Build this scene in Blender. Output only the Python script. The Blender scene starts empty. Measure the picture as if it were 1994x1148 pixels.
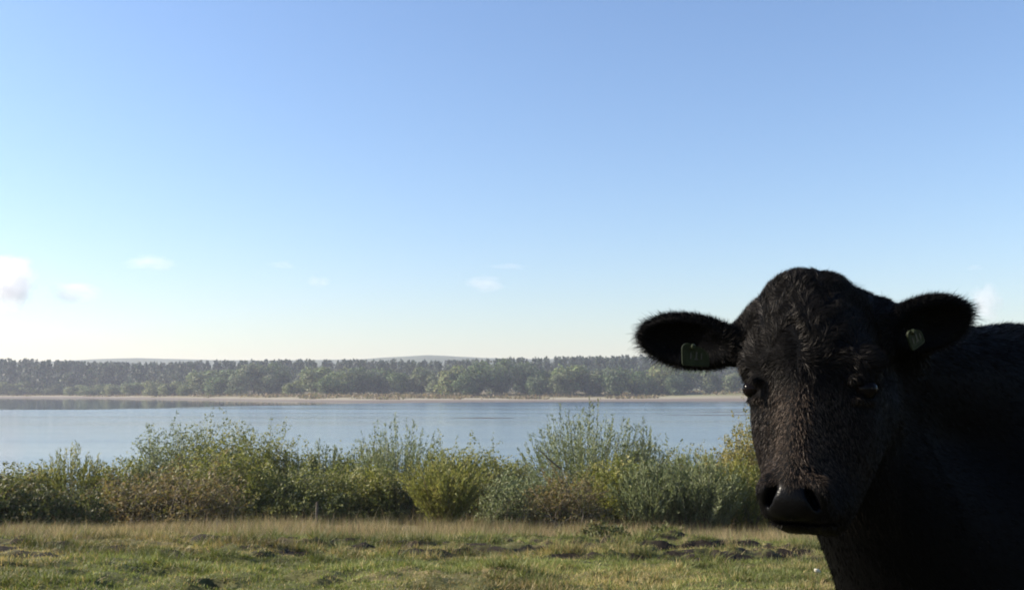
import bpy, math, random
import numpy as np
from mathutils import Vector, Matrix

scene = bpy.context.scene
C = scene.collection
R = math.radians

# ------------------------------------------------------------------ camera
F_PX, CX, CY, HOR = 1915.0, 997.0, 574.0, 758.0          # photograph's pixel units
CAM_Z = 1.28
PITCH = math.atan((HOR - CY) / F_PX)
cam_d = bpy.data.cameras.new('camera')
cam_d.sensor_width = 36.0
cam_d.lens = 36.0 * F_PX / 1994.0
cam_d.clip_start = 0.05
cam_d.clip_end = 40000
cam = bpy.data.objects.new('camera', cam_d)
cam.location = (0, 0, CAM_Z)
cam.rotation_euler = (math.pi / 2 + PITCH, 0, 0)
C.objects.link(cam)
scene.camera = cam

# ------------------------------------------------------------------ sky, sun, exposure
SUN_EL, SUN_BACK = R(28), R(6)                          # sun stands left, a little beyond the camera's side
SUN_DIR = Vector((-math.cos(SUN_EL) * math.cos(SUN_BACK), math.cos(SUN_EL) * math.sin(SUN_BACK), math.sin(SUN_EL)))
world = bpy.data.worlds.new('World')
scene.world = world
world.use_nodes = True
wt = world.node_tree
wt.nodes.clear()
w_out = wt.nodes.new('ShaderNodeOutputWorld')
w_bg = wt.nodes.new('ShaderNodeBackground')
w_sky = wt.nodes.new('ShaderNodeTexSky')
w_sky.sky_type = 'NISHITA'
w_sky.sun_disc = False
w_sky.sun_elevation = SUN_EL
w_sky.sun_rotation = math.atan2(SUN_DIR.x, SUN_DIR.y)
w_sky.altitude = 0
w_sky.air_density = 1.3
w_sky.dust_density = 0.6
w_sky.ozone_density = 4.5
w_bg.inputs['Strength'].default_value = 0.081
w_tint = wt.nodes.new('ShaderNodeMix')                   # white balance of the whole sky, one value everywhere
w_tint.data_type = 'RGBA'
w_tint.blend_type = 'MULTIPLY'
w_tint.inputs[0].default_value = 1
w_tint.inputs[7].default_value = (1.0, 0.968, 1.045, 1)
wt.links.new(w_sky.outputs[0], w_tint.inputs[6])
wt.links.new(w_tint.outputs[2], w_bg.inputs['Color'])
wt.links.new(w_bg.outputs[0], w_out.inputs['Surface'])

sun_d = bpy.data.lights.new('sun', 'SUN')
sun_d.energy = 4.4
sun_d.angle = R(0.53)
sun_d.color = (1.0, 0.90, 0.76)
sun = bpy.data.objects.new('sun', sun_d)
sun.rotation_euler = SUN_DIR.to_track_quat('Z', 'Y').to_euler()
sun.location = SUN_DIR * 50
C.objects.link(sun)

vs = scene.view_settings
vs.view_transform = 'Standard'
vs.look = 'None'
vs.gamma = 1
vs.use_curve_mapping = False
vs.exposure = 1.24
scene.cycles.use_denoising = True
scene.cycles.denoising_input_passes = 'RGB_ALBEDO_NORMAL'
scene.cycles.denoising_prefilter = 'ACCURATE'
scene.cycles.max_bounces = 14
scene.cycles.diffuse_bounces = 3
scene.cycles.glossy_bounces = 3
scene.cycles.volume_bounces = 12
scene.cycles.transparent_max_bounces = 12
scene.cycles.filter_width = 1.9

# ------------------------------------------------------------------ helpers
def P(px, row, Y):
    """world point seen at a pixel of the photograph at ground distance Y"""
    a = (px - CX) / F_PX
    b = (CY - row) / F_PX
    c, s = math.cos(PITCH), math.sin(PITCH)
    t = Y / (c - b * s)
    return Vector((t * a, Y, CAM_Z + t * (s + b * c)))

def ss(e0, e1, x):
    t = np.clip((np.asarray(x, dtype=float) - e0) / (e1 - e0), 0, 1)
    return t * t * (3 - 2 * t)

_tab = np.random.default_rng(7).random((256, 256))
def vnoise(x, y, seed=0):
    x = np.asarray(x, dtype=float) + seed * 17.31
    y = np.asarray(y, dtype=float) + seed * 9.77
    xi, yi = np.floor(x).astype(int), np.floor(y).astype(int)
    fx, fy = x - xi, y - yi
    fx, fy = fx * fx * (3 - 2 * fx), fy * fy * (3 - 2 * fy)
    g = lambda i, j: _tab[i & 255, j & 255]
    return (g(xi, yi) * (1 - fx) * (1 - fy) + g(xi + 1, yi) * fx * (1 - fy)
            + g(xi, yi + 1) * (1 - fx) * fy + g(xi + 1, yi + 1) * fx * fy)
def fbm(x, y, seed=0, octv=4):
    s, a, n = 0, 1, 0
    for k in range(octv):
        s = s + a * vnoise(x * 2 ** k, y * 2 ** k, seed + k * 3)
        n += a
        a *= 0.5
    return s / n

def raw_mesh(name, verts, faces, smooth=False):
    """verts (n,3), faces (m,k) of one corner count: fast mesh creation"""
    me = bpy.data.meshes.new(name)
    verts = np.ascontiguousarray(verts, dtype=np.float32)
    faces = np.ascontiguousarray(faces, dtype=np.int32)
    m, k = faces.shape
    me.vertices.add(len(verts))
    me.vertices.foreach_set('co', verts.ravel())
    me.loops.add(m * k)
    me.loops.foreach_set('vertex_index', faces.ravel())
    me.polygons.add(m)
    me.polygons.foreach_set('loop_start', np.arange(0, m * k, k, dtype=np.int32))
    if smooth:
        me.polygons.foreach_set('use_smooth', np.ones(m, dtype=bool))
    me.update(calc_edges=True)
    me.validate()
    return me

def color_attr(me, cols, name='Col'):
    at = me.attributes.new(name, 'FLOAT_COLOR', 'POINT')
    c = np.ones((len(cols), 4), dtype=np.float32)
    c[:, :3] = cols
    at.data.foreach_set('color', c.ravel())

def float_attr(me, vals, name):
    at = me.attributes.new(name, 'FLOAT', 'POINT')
    at.data.foreach_set('value', np.ascontiguousarray(vals, dtype=np.float32))

def link(name, me, mat=None, parent=None, loc=None):
    o = bpy.data.objects.new(name, me)
    C.objects.link(o)
    if mat is not None and me is not None and not me.materials:
        me.materials.append(mat)
    if parent is not None:
        o.parent = parent
    if loc is not None:
        o.location = loc
    return o

def tag(o, label=None, cat=None, group=None, kind=None):
    if label: o['label'] = label
    if cat: o['category'] = cat
    if group: o['group'] = group
    if kind: o['kind'] = kind
    return o

def new_mat(name):
    m = bpy.data.materials.new(name)
    m.use_nodes = True
    nt = m.node_tree
    return m, nt, nt.nodes['Principled BSDF'], nt.nodes['Material Output']

def N(nt, kind, **kw):
    n = nt.nodes.new(kind)
    for k, v in kw.items():
        setattr(n, k, v)
    return n

def ramp(nt, fac, stops):
    r = N(nt, 'ShaderNodeValToRGB')
    el = r.color_ramp.elements
    while len(el) < len(stops):
        el.new(0.5)
    for e, (p, c) in zip(el, stops):
        e.position = p
        e.color = (*c, 1)
    nt.links.new(fac, r.inputs[0])
    return r

# ------------------------------------------------------------------ materials
def leaf_material(name, trans=0.35, rough=0.5, spec=0.4):
    """leaf colour comes from each leaf's own colour; part of the light passes through"""
    m, nt, b, out = new_mat(name)
    at = N(nt, 'ShaderNodeAttribute', attribute_name='Col')
    nt.links.new(at.outputs['Color'], b.inputs['Base Color'])
    b.inputs['Roughness'].default_value = rough
    b.inputs['Specular IOR Level'].default_value = spec
    tr = N(nt, 'ShaderNodeBsdfTranslucent')
    hs = N(nt, 'ShaderNodeHueSaturation')
    hs.inputs['Saturation'].default_value = 1.15
    hs.inputs['Value'].default_value = 1.3
    nt.links.new(at.outputs['Color'], hs.inputs['Color'])
    nt.links.new(hs.outputs[0], tr.inputs['Color'])
    mx = N(nt, 'ShaderNodeMixShader')
    mx.inputs[0].default_value = trans
    nt.links.new(b.outputs[0], mx.inputs[1])
    nt.links.new(tr.outputs[0], mx.inputs[2])
    nt.links.new(mx.outputs[0], out.inputs['Surface'])
    return m

M = {}
M['leaf'] = leaf_material('leaf', 0.35, 0.55, 0.25)
M['grass'] = leaf_material('grass_blade', 0.3, 0.55, 0.3)
M['straw'] = leaf_material('dry_grass', 0.3, 0.6, 0.3)
M['treeleaf'] = leaf_material('tree_leaf', 0.25, 0.6, 0.2)

def bark_mat(name, c0, c1, scale=30):
    m, nt, b, out = new_mat(name)
    tc = N(nt, 'ShaderNodeTexCoord')
    no = N(nt, 'ShaderNodeTexNoise')
    no.inputs['Scale'].default_value = scale
    no.inputs['Detail'].default_value = 6
    nt.links.new(tc.outputs['Object'], no.inputs['Vector'])
    r = ramp(nt, no.outputs['Fac'], [(0.3, c0), (0.7, c1)])
    nt.links.new(r.outputs[0], b.inputs['Base Color'])
    b.inputs['Roughness'].default_value = 0.8
    bp = N(nt, 'ShaderNodeBump')
    bp.inputs['Strength'].default_value = 0.4
    nt.links.new(no.outputs['Fac'], bp.inputs['Height'])
    nt.links.new(bp.outputs[0], b.inputs['Normal'])
    return m
M['stem'] = bark_mat('willow_stem', (0.05, 0.04, 0.025), (0.14, 0.11, 0.07))
M['bare'] = bark_mat('bare_twig', (0.12, 0.09, 0.06), (0.30, 0.25, 0.18))
M['trunk'] = bark_mat('tree_bark', (0.05, 0.045, 0.04), (0.12, 0.10, 0.08), 4)
M['post'] = bark_mat('weathered_wood', (0.05, 0.038, 0.027), (0.12, 0.095, 0.068), 60)

def ground_material():
    m, nt, b, out = new_mat('ground')
    at = N(nt, 'ShaderNodeAttribute', attribute_name='Col')
    tc = N(nt, 'ShaderNodeTexCoord')
    n1 = N(nt, 'ShaderNodeTexNoise')
    n1.inputs['Scale'].default_value = 14
    n1.inputs['Detail'].default_value = 8
    nt.links.new(tc.outputs['Object'], n1.inputs['Vector'])
    r = ramp(nt, n1.outputs['Fac'], [(0.25, (0.55, 0.55, 0.55)), (0.75, (1.35, 1.35, 1.35))])
    mx = N(nt, 'ShaderNodeMix', data_type='RGBA', blend_type='MULTIPLY')
    mx.inputs[0].default_value = 1
    nt.links.new(at.outputs['Color'], mx.inputs[6])
    nt.links.new(r.outputs[0], mx.inputs[7])
    nt.links.new(mx.outputs[2], b.inputs['Base Color'])
    b.inputs['Roughness'].default_value = 0.9
    b.inputs['Specular IOR Level'].default_value = 0.2
    bp = N(nt, 'ShaderNodeBump')
    bp.inputs['Strength'].default_value = 0.5
    bp.inputs['Distance'].default_value = 0.03
    nt.links.new(n1.outputs['Fac'], bp.inputs['Height'])
    nt.links.new(bp.outputs[0], b.inputs['Normal'])
    return m
M['ground'] = ground_material()

def water_material():
    m, nt, b, out = new_mat('lake_water')
    b.inputs['Base Color'].default_value = (0.035, 0.075, 0.12, 1)
    b.inputs['IOR'].default_value = 1.33
    b.inputs['Specular IOR Level'].default_value = 0.5
    calm = N(nt, 'ShaderNodeAttribute', attribute_name='calm')
    geo = N(nt, 'ShaderNodeNewGeometry')
    mp = N(nt, 'ShaderNodeMapping')
    mp.inputs['Scale'].default_value = (0.9, 2.2, 1)
    nt.links.new(geo.outputs['Position'], mp.inputs['Vector'])
    n1 = N(nt, 'ShaderNodeTexNoise')
    n1.inputs['Scale'].default_value = 0.9
    n1.inputs['Detail'].default_value = 5
    nt.links.new(mp.outputs[0], n1.inputs['Vector'])
    # wind streaks: long bands where the ripples are weaker or stronger
    mp2 = N(nt, 'ShaderNodeMapping')
    mp2.inputs['Scale'].default_value = (0.004, 0.035, 1)
    nt.links.new(geo.outputs['Position'], mp2.inputs['Vector'])
    n2 = N(nt, 'ShaderNodeTexNoise')
    n2.inputs['Scale'].default_value = 1.0
    n2.inputs['Detail'].default_value = 4
    nt.links.new(mp2.outputs[0], n2.inputs['Vector'])
    st = N(nt, 'ShaderNodeMapRange')
    st.inputs['From Min'].default_value = 0.3
    st.inputs['From Max'].default_value = 0.7
    st.inputs['To Min'].default_value = 0.10
    st.inputs['To Max'].default_value = 0.19
    nt.links.new(n2.outputs['Fac'], st.inputs['Value'])
    rg = N(nt, 'ShaderNodeMix')
    nt.links.new(calm.outputs['Fac'], rg.inputs[0])
    nt.links.new(st.outputs[0], rg.inputs[2])
    rg.inputs[3].default_value = 0.045
    nt.links.new(rg.outputs[0], b.inputs['Roughness'])
    bs = N(nt, 'ShaderNodeMix')
    nt.links.new(calm.outputs['Fac'], bs.inputs[0])
    sb = N(nt, 'ShaderNodeMapRange')
    sb.inputs['From Min'].default_value = 0.3
    sb.inputs['From Max'].default_value = 0.7
    sb.inputs['To Min'].default_value = 0.02
    sb.inputs['To Max'].default_value = 0.20
    nt.links.new(n2.outputs['Fac'], sb.inputs['Value'])
    nt.links.new(sb.outputs[0], bs.inputs[2])
    bs.inputs[3].default_value = 0.01
    bp = N(nt, 'ShaderNodeBump')
    bp.inputs['Distance'].default_value = 0.25
    nt.links.new(bs.outputs[0], bp.inputs['Strength'])
    nt.links.new(n1.outputs['Fac'], bp.inputs['Height'])
    nt.links.new(bp.outputs[0], b.inputs['Normal'])
    return m
M['water'] = water_material()

# ------------------------------------------------------------------ terrain
WATER_Z = -4.0
H_W = CAM_Z - WATER_Z
SH_PX = np.array([-3000, -400, 0, 200, 400, 560, 700, 1000, 1440, 1994, 4000], float)
SH_Y = np.array([560, 640, 650, 610, 520, 450, 420, 440, 470, 470, 420], float)
def px_of(x, y):
    return CX + F_PX * x / np.maximum(y, 1.0)
def shore_y(x, y):
    return np.interp(px_of(x, y), SH_PX, SH_Y)

def hill_profile(y):
    return np.interp(y, [-300, 4, 7, 10, 13, 16, 20, 25, 32, 46, 60, 90], [2.0, 0.03, -0.06, -0.42, -0.82, -1.18, -1.66, -2.15, -2.75, -3.95, -4.5, -5.2])

rng_h = np.random.default_rng(11)
holes = []
for k in range(900):
    y = 6.6 + 10.5 * rng_h.random() ** 0.9
    x = (rng_h.random() - 0.5) * (1.06 * y + 1.5)
    # trampled belt: more prints where the herd crosses the slope
    belt = math.exp(-((y - (11.6 + 0.12 * x)) / 1.5) ** 2)
    if rng_h.random() < 0.22 + 0.78 * belt:
        holes.append((x, y, 0.05 + 0.06 * rng_h.random(), 0.06 + 0.07 * rng_h.random(), 1.0 + 1.6 * rng_h.random()))
# broader broken edge of the little terrace right of the middle
for k in range(70):
    x = -0.2 + 3.4 * rng_h.random()
    y = 14.2 + 0.18 * (x - 1.4) + 0.35 * rng_h.normal()
    holes.append((x, y, 0.12 + 0.12 * rng_h.random(), 0.09 + 0.09 * rng_h.random(), 1.5 + rng_h.random()))
holes = np.array(holes)

def hole_depth(x, y):
    d = np.zeros_like(x)
    flat_x, flat_y, fd = x.ravel(), y.ravel(), d.ravel()
    order = np.argsort(flat_y, kind='stable')
    sy = flat_y[order]
    for hx, hy, hr, hd, asp in holes:
        a, b = np.searchsorted(sy, [hy - hr * 1.6, hy + hr * 1.6])
        ix = order[a:b]
        q = ((flat_x[ix] - hx) / (hr * asp)) ** 2 + ((flat_y[ix] - hy) / hr) ** 2
        k = q < 2.2
        v = hd * np.exp(-q[k] ** 1.5 * 1.4) - 0.22 * hd * np.exp(-((q[k] - 1.35) / 0.5) ** 2)
        fd[ix[k]] += v
    return np.clip(d, -0.05, 0.17)

def tussock(x, y):
    """broken turf edges: low plateaus with steep faces, densest where the herd crosses the slope"""
    yb = 12.2 + 0.18 * x - 0.02 * x * x
    belt = np.exp(-((y - yb) / 2.4) ** 2)
    t = fbm(x * 2.3 + 0.3 * np.sin(y * 2), y * 4.6, 205, 3)
    h = ss(0.42, 0.47, t) * 0.022 + ss(0.51, 0.56, t) * 0.026 + ss(0.60, 0.65, t) * 0.024
    return h * (0.15 + 1.6 * belt * ss(0.25, 0.50, fbm(x * 0.5, y * 0.8, 210, 2)))

def broken_face(x, y):
    """how steeply a turf edge drops towards the viewer there"""
    return np.clip((tussock(x, y + 0.05) - tussock(x, y - 0.05)) / 0.1, 0, 2)

def terrain_h(x, y, detail=True):
    x = np.asarray(x, float)
    y = np.asarray(y, float)
    z = hill_profile(y + 0.9 * np.sin(x * 0.21) + 0.03 * x)
    near = 1 - ss(26, 40, y)
    z = z + near * 0.10 * (fbm(x * 0.45, y * 0.6, 3) - 0.5)
    # little terrace in front of the scrub
    tx = np.exp(-((x - 1.5) / 2.4) ** 2)
    z = z + 0.20 * tx * ss(13.0, 14.0, y) * (1 - ss(14.3, 15.6, y))
    if detail:
        nf = ss(5.0, 6.5, y) * (1 - ss(17, 20, y))
        z = z + nf * (0.12 * (fbm(x * 1.5, y * 2.3, 5, 3) - 0.5) + 0.075 * (vnoise(x * 5.0, y * 6.5, 9) - 0.5))
        k = nf > 0
        z[k] += nf[k] * (tussock(x[k], y[k]) - hole_depth(x[k], y[k]))
    # far shore
    sy = shore_y(x, y)
    s = y - sy
    far = np.where(s > -30, np.interp(s, [-30, 0, 14, 60, 130, 400, 1600], [-5.2, -4.0, -3.55, -2.3, -1.0, 0.0, 6.0]), -5.2)
    far = far + ss(5, 60, s) * 0.8 * (fbm(x * 0.02, y * 0.03, 8) - 0.5)
    rise = ss(1180, 1480, px_of(x, y)) * ss(6, 45, s) * (1 - ss(90, 160, s)) * 2.6
    far = far + np.where(s > 0, rise, 0)
    side = ss(850, 1100, np.abs(x)) * 6.0
    z = np.where(y > 90, far, z)
    return np.maximum(z, z + side)

def lines(*segs):
    out = []
    for a, b, st in segs:
        out.append(np.arange(a, b, st))
    return np.concatenate(out)
def grow(a, b, n):
    return a * (b / a) ** (np.linspace(0, 1, n))

xp = np.concatenate([np.arange(0.029, 10, 0.058), 10 * (60 / 10) ** np.linspace(0, 1, 30), np.arange(68, 520, 8.0), 530 * (2000 / 530) ** np.linspace(0, 1, 14)])
xl = np.concatenate([-xp[::-1], xp])
yl = np.concatenate([-300 + np.linspace(0, 1, 8)[:-1] * 290, np.arange(-10, 5, 1.0), np.arange(5, 18.5, 0.058), np.arange(18.5, 28, 0.25),
                     np.arange(28, 60, 1.0), np.arange(60, 380, 20.0), np.arange(380, 790, 5.0), 800 * (2000 / 800) ** np.linspace(0, 1, 14)])
GX, GY = np.meshgrid(xl, yl, indexing='xy')
HD = np.zeros_like(GX)
BF = np.zeros_like(GX)
k_ = (GY > 5) & (GY < 20)
HD[k_] = hole_depth(GX[k_], GY[k_])
BF[k_] = broken_face(GX[k_], GY[k_])
GZ = terrain_h(GX, GY)
ny, nx = GX.shape
idx = np.arange(ny * nx).reshape(ny, nx)
quads = np.stack([idx[:-1, :-1], idx[:-1, 1:], idx[1:, 1:], idx[1:, :-1]], -1).reshape(-1, 4)
# colours of the ground itself: turf, bare trodden soil, beach sand, wood floor
def lerp(a, b, t):
    return a + (np.asarray(b) - a) * t[..., None]
turf = np.ones((ny, nx, 3)) * np.array([0.085, 0.085, 0.028])
turf = lerp(turf, np.ones((ny, nx, 3)) * np.array([0.17, 0.135, 0.06]), ss(0.42, 0.62, fbm(GX * 0.5, GY * 0.7, 21)))
turf = lerp(turf, np.ones((ny, nx, 3)) * np.array([0.16, 0.13, 0.065]), ss(15, 19, GY))
soil_mask = np.clip(np.maximum(ss(0.02, 0.07, HD), ss(0.13, 0.27, BF)), 0, 1)
terr = np.exp(-((GX - 1.7) / 1.9) ** 2) * np.exp(-((GY - 14.2 - 0.18 * (GX - 1.4)) / 0.5) ** 2)
soil_mask = np.clip(np.maximum(soil_mask, ss(0.3, 0.7, terr * (0.6 + 0.9 * fbm(GX * 3, GY * 3, 4)))), 0, 1)
cols = lerp(turf, np.ones((ny, nx, 3)) * np.array([0.022, 0.016, 0.011]), soil_mask)
S = GY - shore_y(GX, GY)
farm = (GY > 90).astype(float)
pxg = px_of(GX, GY)
sand = np.ones((ny, nx, 3)) * np.array([0.30, 0.265, 0.185])
mud = np.ones((ny, nx, 3)) * np.array([0.15, 0.12, 0.095])
fcol = lerp(mud, sand, ss(10, 28, S + 8 * (fbm(GX * 0.03, GY * 0.05, 14) - 0.5)))
heath = np.ones((ny, nx, 3)) * np.array([0.16, 0.13, 0.06])
fcol = lerp(fcol, heath, ss(32, 55, S + 26 * (fbm(GX * 0.02, GY * 0.04, 15) - 0.5) + 18 * ss(1300, 1450, pxg) + 12 * ss(500, 200, pxg)))
fcol = lerp(fcol, np.ones((ny, nx, 3)) * np.array([0.15, 0.155, 0.06]), ss(1220, 1400, pxg) * ss(22, 40, S))
cols = lerp(cols, fcol, farm)
me = raw_mesh('ground', np.stack([GX, GY, GZ], -1).reshape(-1, 3), quads, smooth=True)
color_attr(me, cols.reshape(-1, 3))
tag(link('ground', me, M['ground']), kind='structure')

def ground_z(x, y):
    return float(terrain_h(np.array([float(x)]), np.array([float(y)]))[0])

# ------------------------------------------------------------------ lake
wx = np.arange(-1200, 1201, 8.0)
wy = np.concatenate([np.arange(36, 200, 8.0), np.arange(200, 720, 4.0)])
WX, WY = np.meshgrid(wx, wy, indexing='xy')
edge_row = np.interp(px_of(WX, WY), [-800, 0, 180, 300, 420, 600, 720, 900, 1500], [797, 797, 796.5, 794, 791, 787, 784.5, 782.5, 780.5])
edge_y = H_W * F_PX / (edge_row - HOR)
edge_y = edge_y + 16 * (fbm(WX * 0.012, WY * 0.004, 31) - 0.5)
calm = ss(-6, 6, WY - edge_y)
n1, n0 = WX.shape
idx = np.arange(n1 * n0).reshape(n1, n0)
quads = np.stack([idx[:-1, :-1], idx[:-1, 1:], idx[1:, 1:], idx[1:, :-1]], -1).reshape(-1, 4)
me = raw_mesh('lake', np.stack([WX, WY, np.full_like(WX, WATER_Z)], -1).reshape(-1, 3), quads, smooth=True)
float_attr(me, calm.ravel(), 'calm')
tag(link('lake', me, M['water']), kind='structure')

def mud_bank(px0, px1, row, depth_m, seed):
    y = H_W * F_PX / (row - HOR)
    x0, x1 = (px0 - CX) / F_PX * y, (px1 - CX) / F_PX * y
    r = np.random.default_rng(seed)
    n = 60
    xs = np.linspace(x0, x1, n)
    prof = np.sin(np.linspace(0, 1, n) * math.pi) ** 0.6 * (0.55 + 0.9 * fbm(xs * 0.35, xs * 0 + seed, seed))
    vs_, fs = [], []
    for j, (t, zz) in enumerate([(-1, -0.08), (-0.6, 0.05), (0, 0.12), (0.6, 0.05), (1, -0.08)]):
        for i in range(n):
            vs_.append((xs[i], y + t * prof[i] * depth_m / 2, WATER_Z + zz * prof[i] - 0.02))
    for j in range(4):
        for i in range(n - 1):
            a = j * n + i
            fs.append((a, a + 1, a + n + 1, a + n))
    me = raw_mesh('mud_bank', np.array(vs_), np.array(fs), smooth=True)
    color_attr(me, np.ones((len(vs_), 3)) * np.array([0.07, 0.06, 0.05]))
    tag(link('mud_bank', me, M['ground']), kind='structure')
mud_bank(1275, 1760, 801, 9, 3)
mud_bank(1225, 1680, 807.5, 4.5, 4)
mud_bank(870, 1010, 813, 2.0, 5)

# ------------------------------------------------------------------ distant hills
def hills():
    m, nt, b, out = new_mat('distant_hill')
    b.inputs['Base Color'].default_value = (0.07, 0.085, 0.05, 1)
    b.inputs['Roughness'].default_value = 0.95
    xs = np.linspace(-1500, 1700, 320)
    ys = np.linspace(1420, 1900, 14)
    X, Y = np.meshgrid(xs, ys)
    top_row = np.interp(px_of(xs, 1620), [-800, -200, 0, 90, 180, 260, 370, 500, 600, 680, 780, 830, 900, 1000, 1200, 1300, 1994, 3000],
                        [705, 704, 703, 702, 698, 695.5, 699, 701, 700, 699, 693, 690, 693, 698, 696, 692, 694, 700])
    hz = (HOR - top_row) / F_PX * 1620 + CAM_Z + 1.2 * (fbm(xs * 0.03, xs * 0, 5) - 0.5)
    prof = np.sin(np.clip((Y - 1420) / (1900 - 1420), 0, 1) * math.pi) ** 0.8
    Z = prof * hz[None, :] + (1 - prof) * 0.0
    n1, n0 = X.shape
    idx = np.arange(n1 * n0).reshape(n1, n0)
    q = np.stack([idx[:-1, :-1], idx[:-1, 1:], idx[1:, 1:], idx[1:, :-1]], -1).reshape(-1, 4)
    me = raw_mesh('hills', np.stack([X, Y, Z], -1).reshape(-1, 3), q, smooth=True)
    tag(link('hills', me, m), kind='structure')
hills()

# ------------------------------------------------------------------ geometry kit
def unit(v):
    return v / np.maximum(np.linalg.norm(v, axis=-1, keepdims=True), 1e-9)

def leaf_quads(pos, axis, length, width, rng, bend=0.15, normal=None):
    """one rhombus per leaf: base, two shoulders, tip"""
    n = len(pos)
    axis = unit(axis)
    rnd = unit(rng.normal(size=(n, 3)))
    if normal is not None:
        axis = unit(np.cross(normal, rnd))
        rnd = normal
    side = unit(np.cross(axis, rnd))
    nor = np.cross(side, axis)
    L = length[:, None]
    Wd = width[:, None]
    v = np.empty((n, 4, 3))
    v[:, 0] = pos
    v[:, 1] = pos + axis * L * 0.45 + side * Wd * 0.5 + nor * L * 0.05
    v[:, 2] = pos + axis * L - nor * L * bend
    v[:, 3] = pos + axis * L * 0.45 - side * Wd * 0.5 + nor * L * 0.05
    return v.reshape(-1, 3), np.arange(4 * n).reshape(n, 4)

def tubes(paths, radii, sides=3):
    """paths (n,k,3), radii (n,k): n tapered tubes as one mesh"""
    n, k, _ = paths.shape
    tan = unit(np.gradient(paths, axis=1))
    ref = np.where(np.abs(tan[..., 2:3]) > 0.9, np.array([1.0, 0, 0]), np.array([0, 0, 1.0]))
    a = unit(np.cross(tan, ref))
    b = np.cross(tan, a)
    ang = np.arange(sides) * 2 * math.pi / sides
    ring = paths[:, :, None] + radii[:, :, None, None] * (a[:, :, None] * np.cos(ang)[None, None, :, None] + b[:, :, None] * np.sin(ang)[None, None, :, None])
    v = ring.reshape(-1, 3)
    base = (np.arange(n)[:, None, None] * k + np.arange(k - 1)[None, :, None]) * sides
    i = np.arange(sides)[None, None, :]
    j = (i + 1) % sides
    f = np.stack([base + i, base + j, base + sides + j, base + sides + i], -1).reshape(-1, 4)
    return v, f

def bezier(b, c, t, k):
    s = np.linspace(0, 1, k)[None, :, None]
    return (1 - s) ** 2 * b[:, None] + 2 * s * (1 - s) * c[:, None] + s ** 2 * t[:, None]

# ------------------------------------------------------------------ far wood and trees by the lake
def lobed_crown(rng, w, h, z0, n, size, lobes=10, cone=False):
    """leaf-clump faces over the lobes of a crown"""
    if cone:
        t = rng.random(n) ** 0.75
        ang = rng.random(n) * 2 * math.pi
        tier = 0.75 + 0.35 * np.sin(t * 40 + rng.random() * 6)
        rad = w / 2 * (1 - t ** 2.2) ** 0.8 * tier * (0.5 + 0.5 * rng.random(n)) + 0.25
        p = np.stack([rad * np.cos(ang), rad * np.sin(ang), z0 + t * h], -1)
        ax = np.stack([np.cos(ang), np.sin(ang), -0.2 + 0.5 * rng.normal(size=n)], -1)
        return p, ax
    d = unit(rng.normal(size=(lobes, 3)))
    rr = rng.random(lobes) ** 0.5
    cen = d * rr[:, None] * np.array([w * 0.33, w * 0.33, h * 0.34]) + np.array([0, 0, z0 + h * 0.5])
    cen[:, 2] = np.clip(cen[:, 2], z0 + 0.14 * h, None)
    low = rng.random(lobes) < 0.35
    cen[low, 2] = z0 + h * (0.14 + 0.15 * rng.random(low.sum()))
    lr = (0.17 + 0.12 * rng.random(lobes)) * min(w, h * 1.1)
    k = rng.integers(0, lobes, n)
    dd = unit(rng.normal(size=(n, 3)))
    p = cen[k] + dd * (lr[k] * (0.65 + 0.4 * rng.random(n)))[:, None] * np.array([1.05, 1.05, 0.9])
    ax = dd + 0.45 * rng.normal(size=(n, 3)) + np.array([0, 0, 0.15])
    return p, unit(ax)

def tree_colors(rng, n, base, var=0.25):
    c = np.array(base)[None, :] * (1 + var * rng.normal(size=(n, 1))) * (1 + 0.08 * rng.normal(size=(n, 3)))
    return np.repeat(np.clip(c, 0.004, 1), 4, axis=0)

def make_tree_proto(seed, w, h, base):
    rng = np.random.default_rng(seed)
    n = 2600
    p, ax = lobed_crown(rng, w, h, h * 0.0, n, 0.7, lobes=int(rng.integers(14, 20)))
    v, f = leaf_quads(p, ax, 0.7 + 0.6 * rng.random(n), 0.6 + 0.5 * rng.random(n), rng, normal=ax)
    crown = raw_mesh('crown', v, f)
    color_attr(crown, tree_colors(rng, n, base, 0.18))
    crown.materials.append(M['treeleaf'])
    k = 7
    b = np.zeros((k, 3))
    t = np.stack([np.cos(np.arange(k) * 2.4) * w * 0.28, np.sin(np.arange(k) * 2.4) * w * 0.28, h * (0.45 + 0.45 * rng.random(k))], -1)
    t[0] = (0.2, 0.1, h * 0.9)
    c = np.stack([t[:, 0] * 0.2, t[:, 1] * 0.2, t[:, 2] * 0.55], -1)
    tv, tf = tubes(bezier(b, c, t, 7), np.linspace(1, 0.12, 7)[None, :] * np.array([0.32] + [0.2] * (k - 1))[:, None], 6)
    tv[:, 2] -= 0.3
    trunk = raw_mesh('trunk', tv, tf, smooth=True)
    trunk.materials.append(M['trunk'])
    return crown, trunk, w, h

tints = [(0.135, 0.16, 0.065), (0.10, 0.135, 0.055), (0.08, 0.11, 0.05), (0.165, 0.18, 0.075), (0.12, 0.14, 0.07)]
protos = [make_tree_proto(100 + i, 14 + 2 * (i % 3), 17, tints[i % 5]) for i in range(10)]
def far_tree(px, top, wpx, Y, kind, label, group=None, name='lakeside_tree'):
    x = (px - CX) / F_PX * Y
    gz = ground_z(x, Y)
    ztop = P(px, top, Y).z
    crown, trunk, w, h = protos[kind]
    root = bpy.data.objects.new(name, None)
    C.objects.link(root)
    root.location = (x, Y, gz)
    sx = wpx / F_PX * Y / w
    sz = (ztop - gz) / h
    root.scale = (sx, sx, sz)
    root.rotation_euler = (0, 0, (px * 0.37) % 6.28)
    tag(root, label, 'tree', group)
    link('trunk', trunk, None, root)
    link('crown', crown, None, root)
    return root

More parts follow.
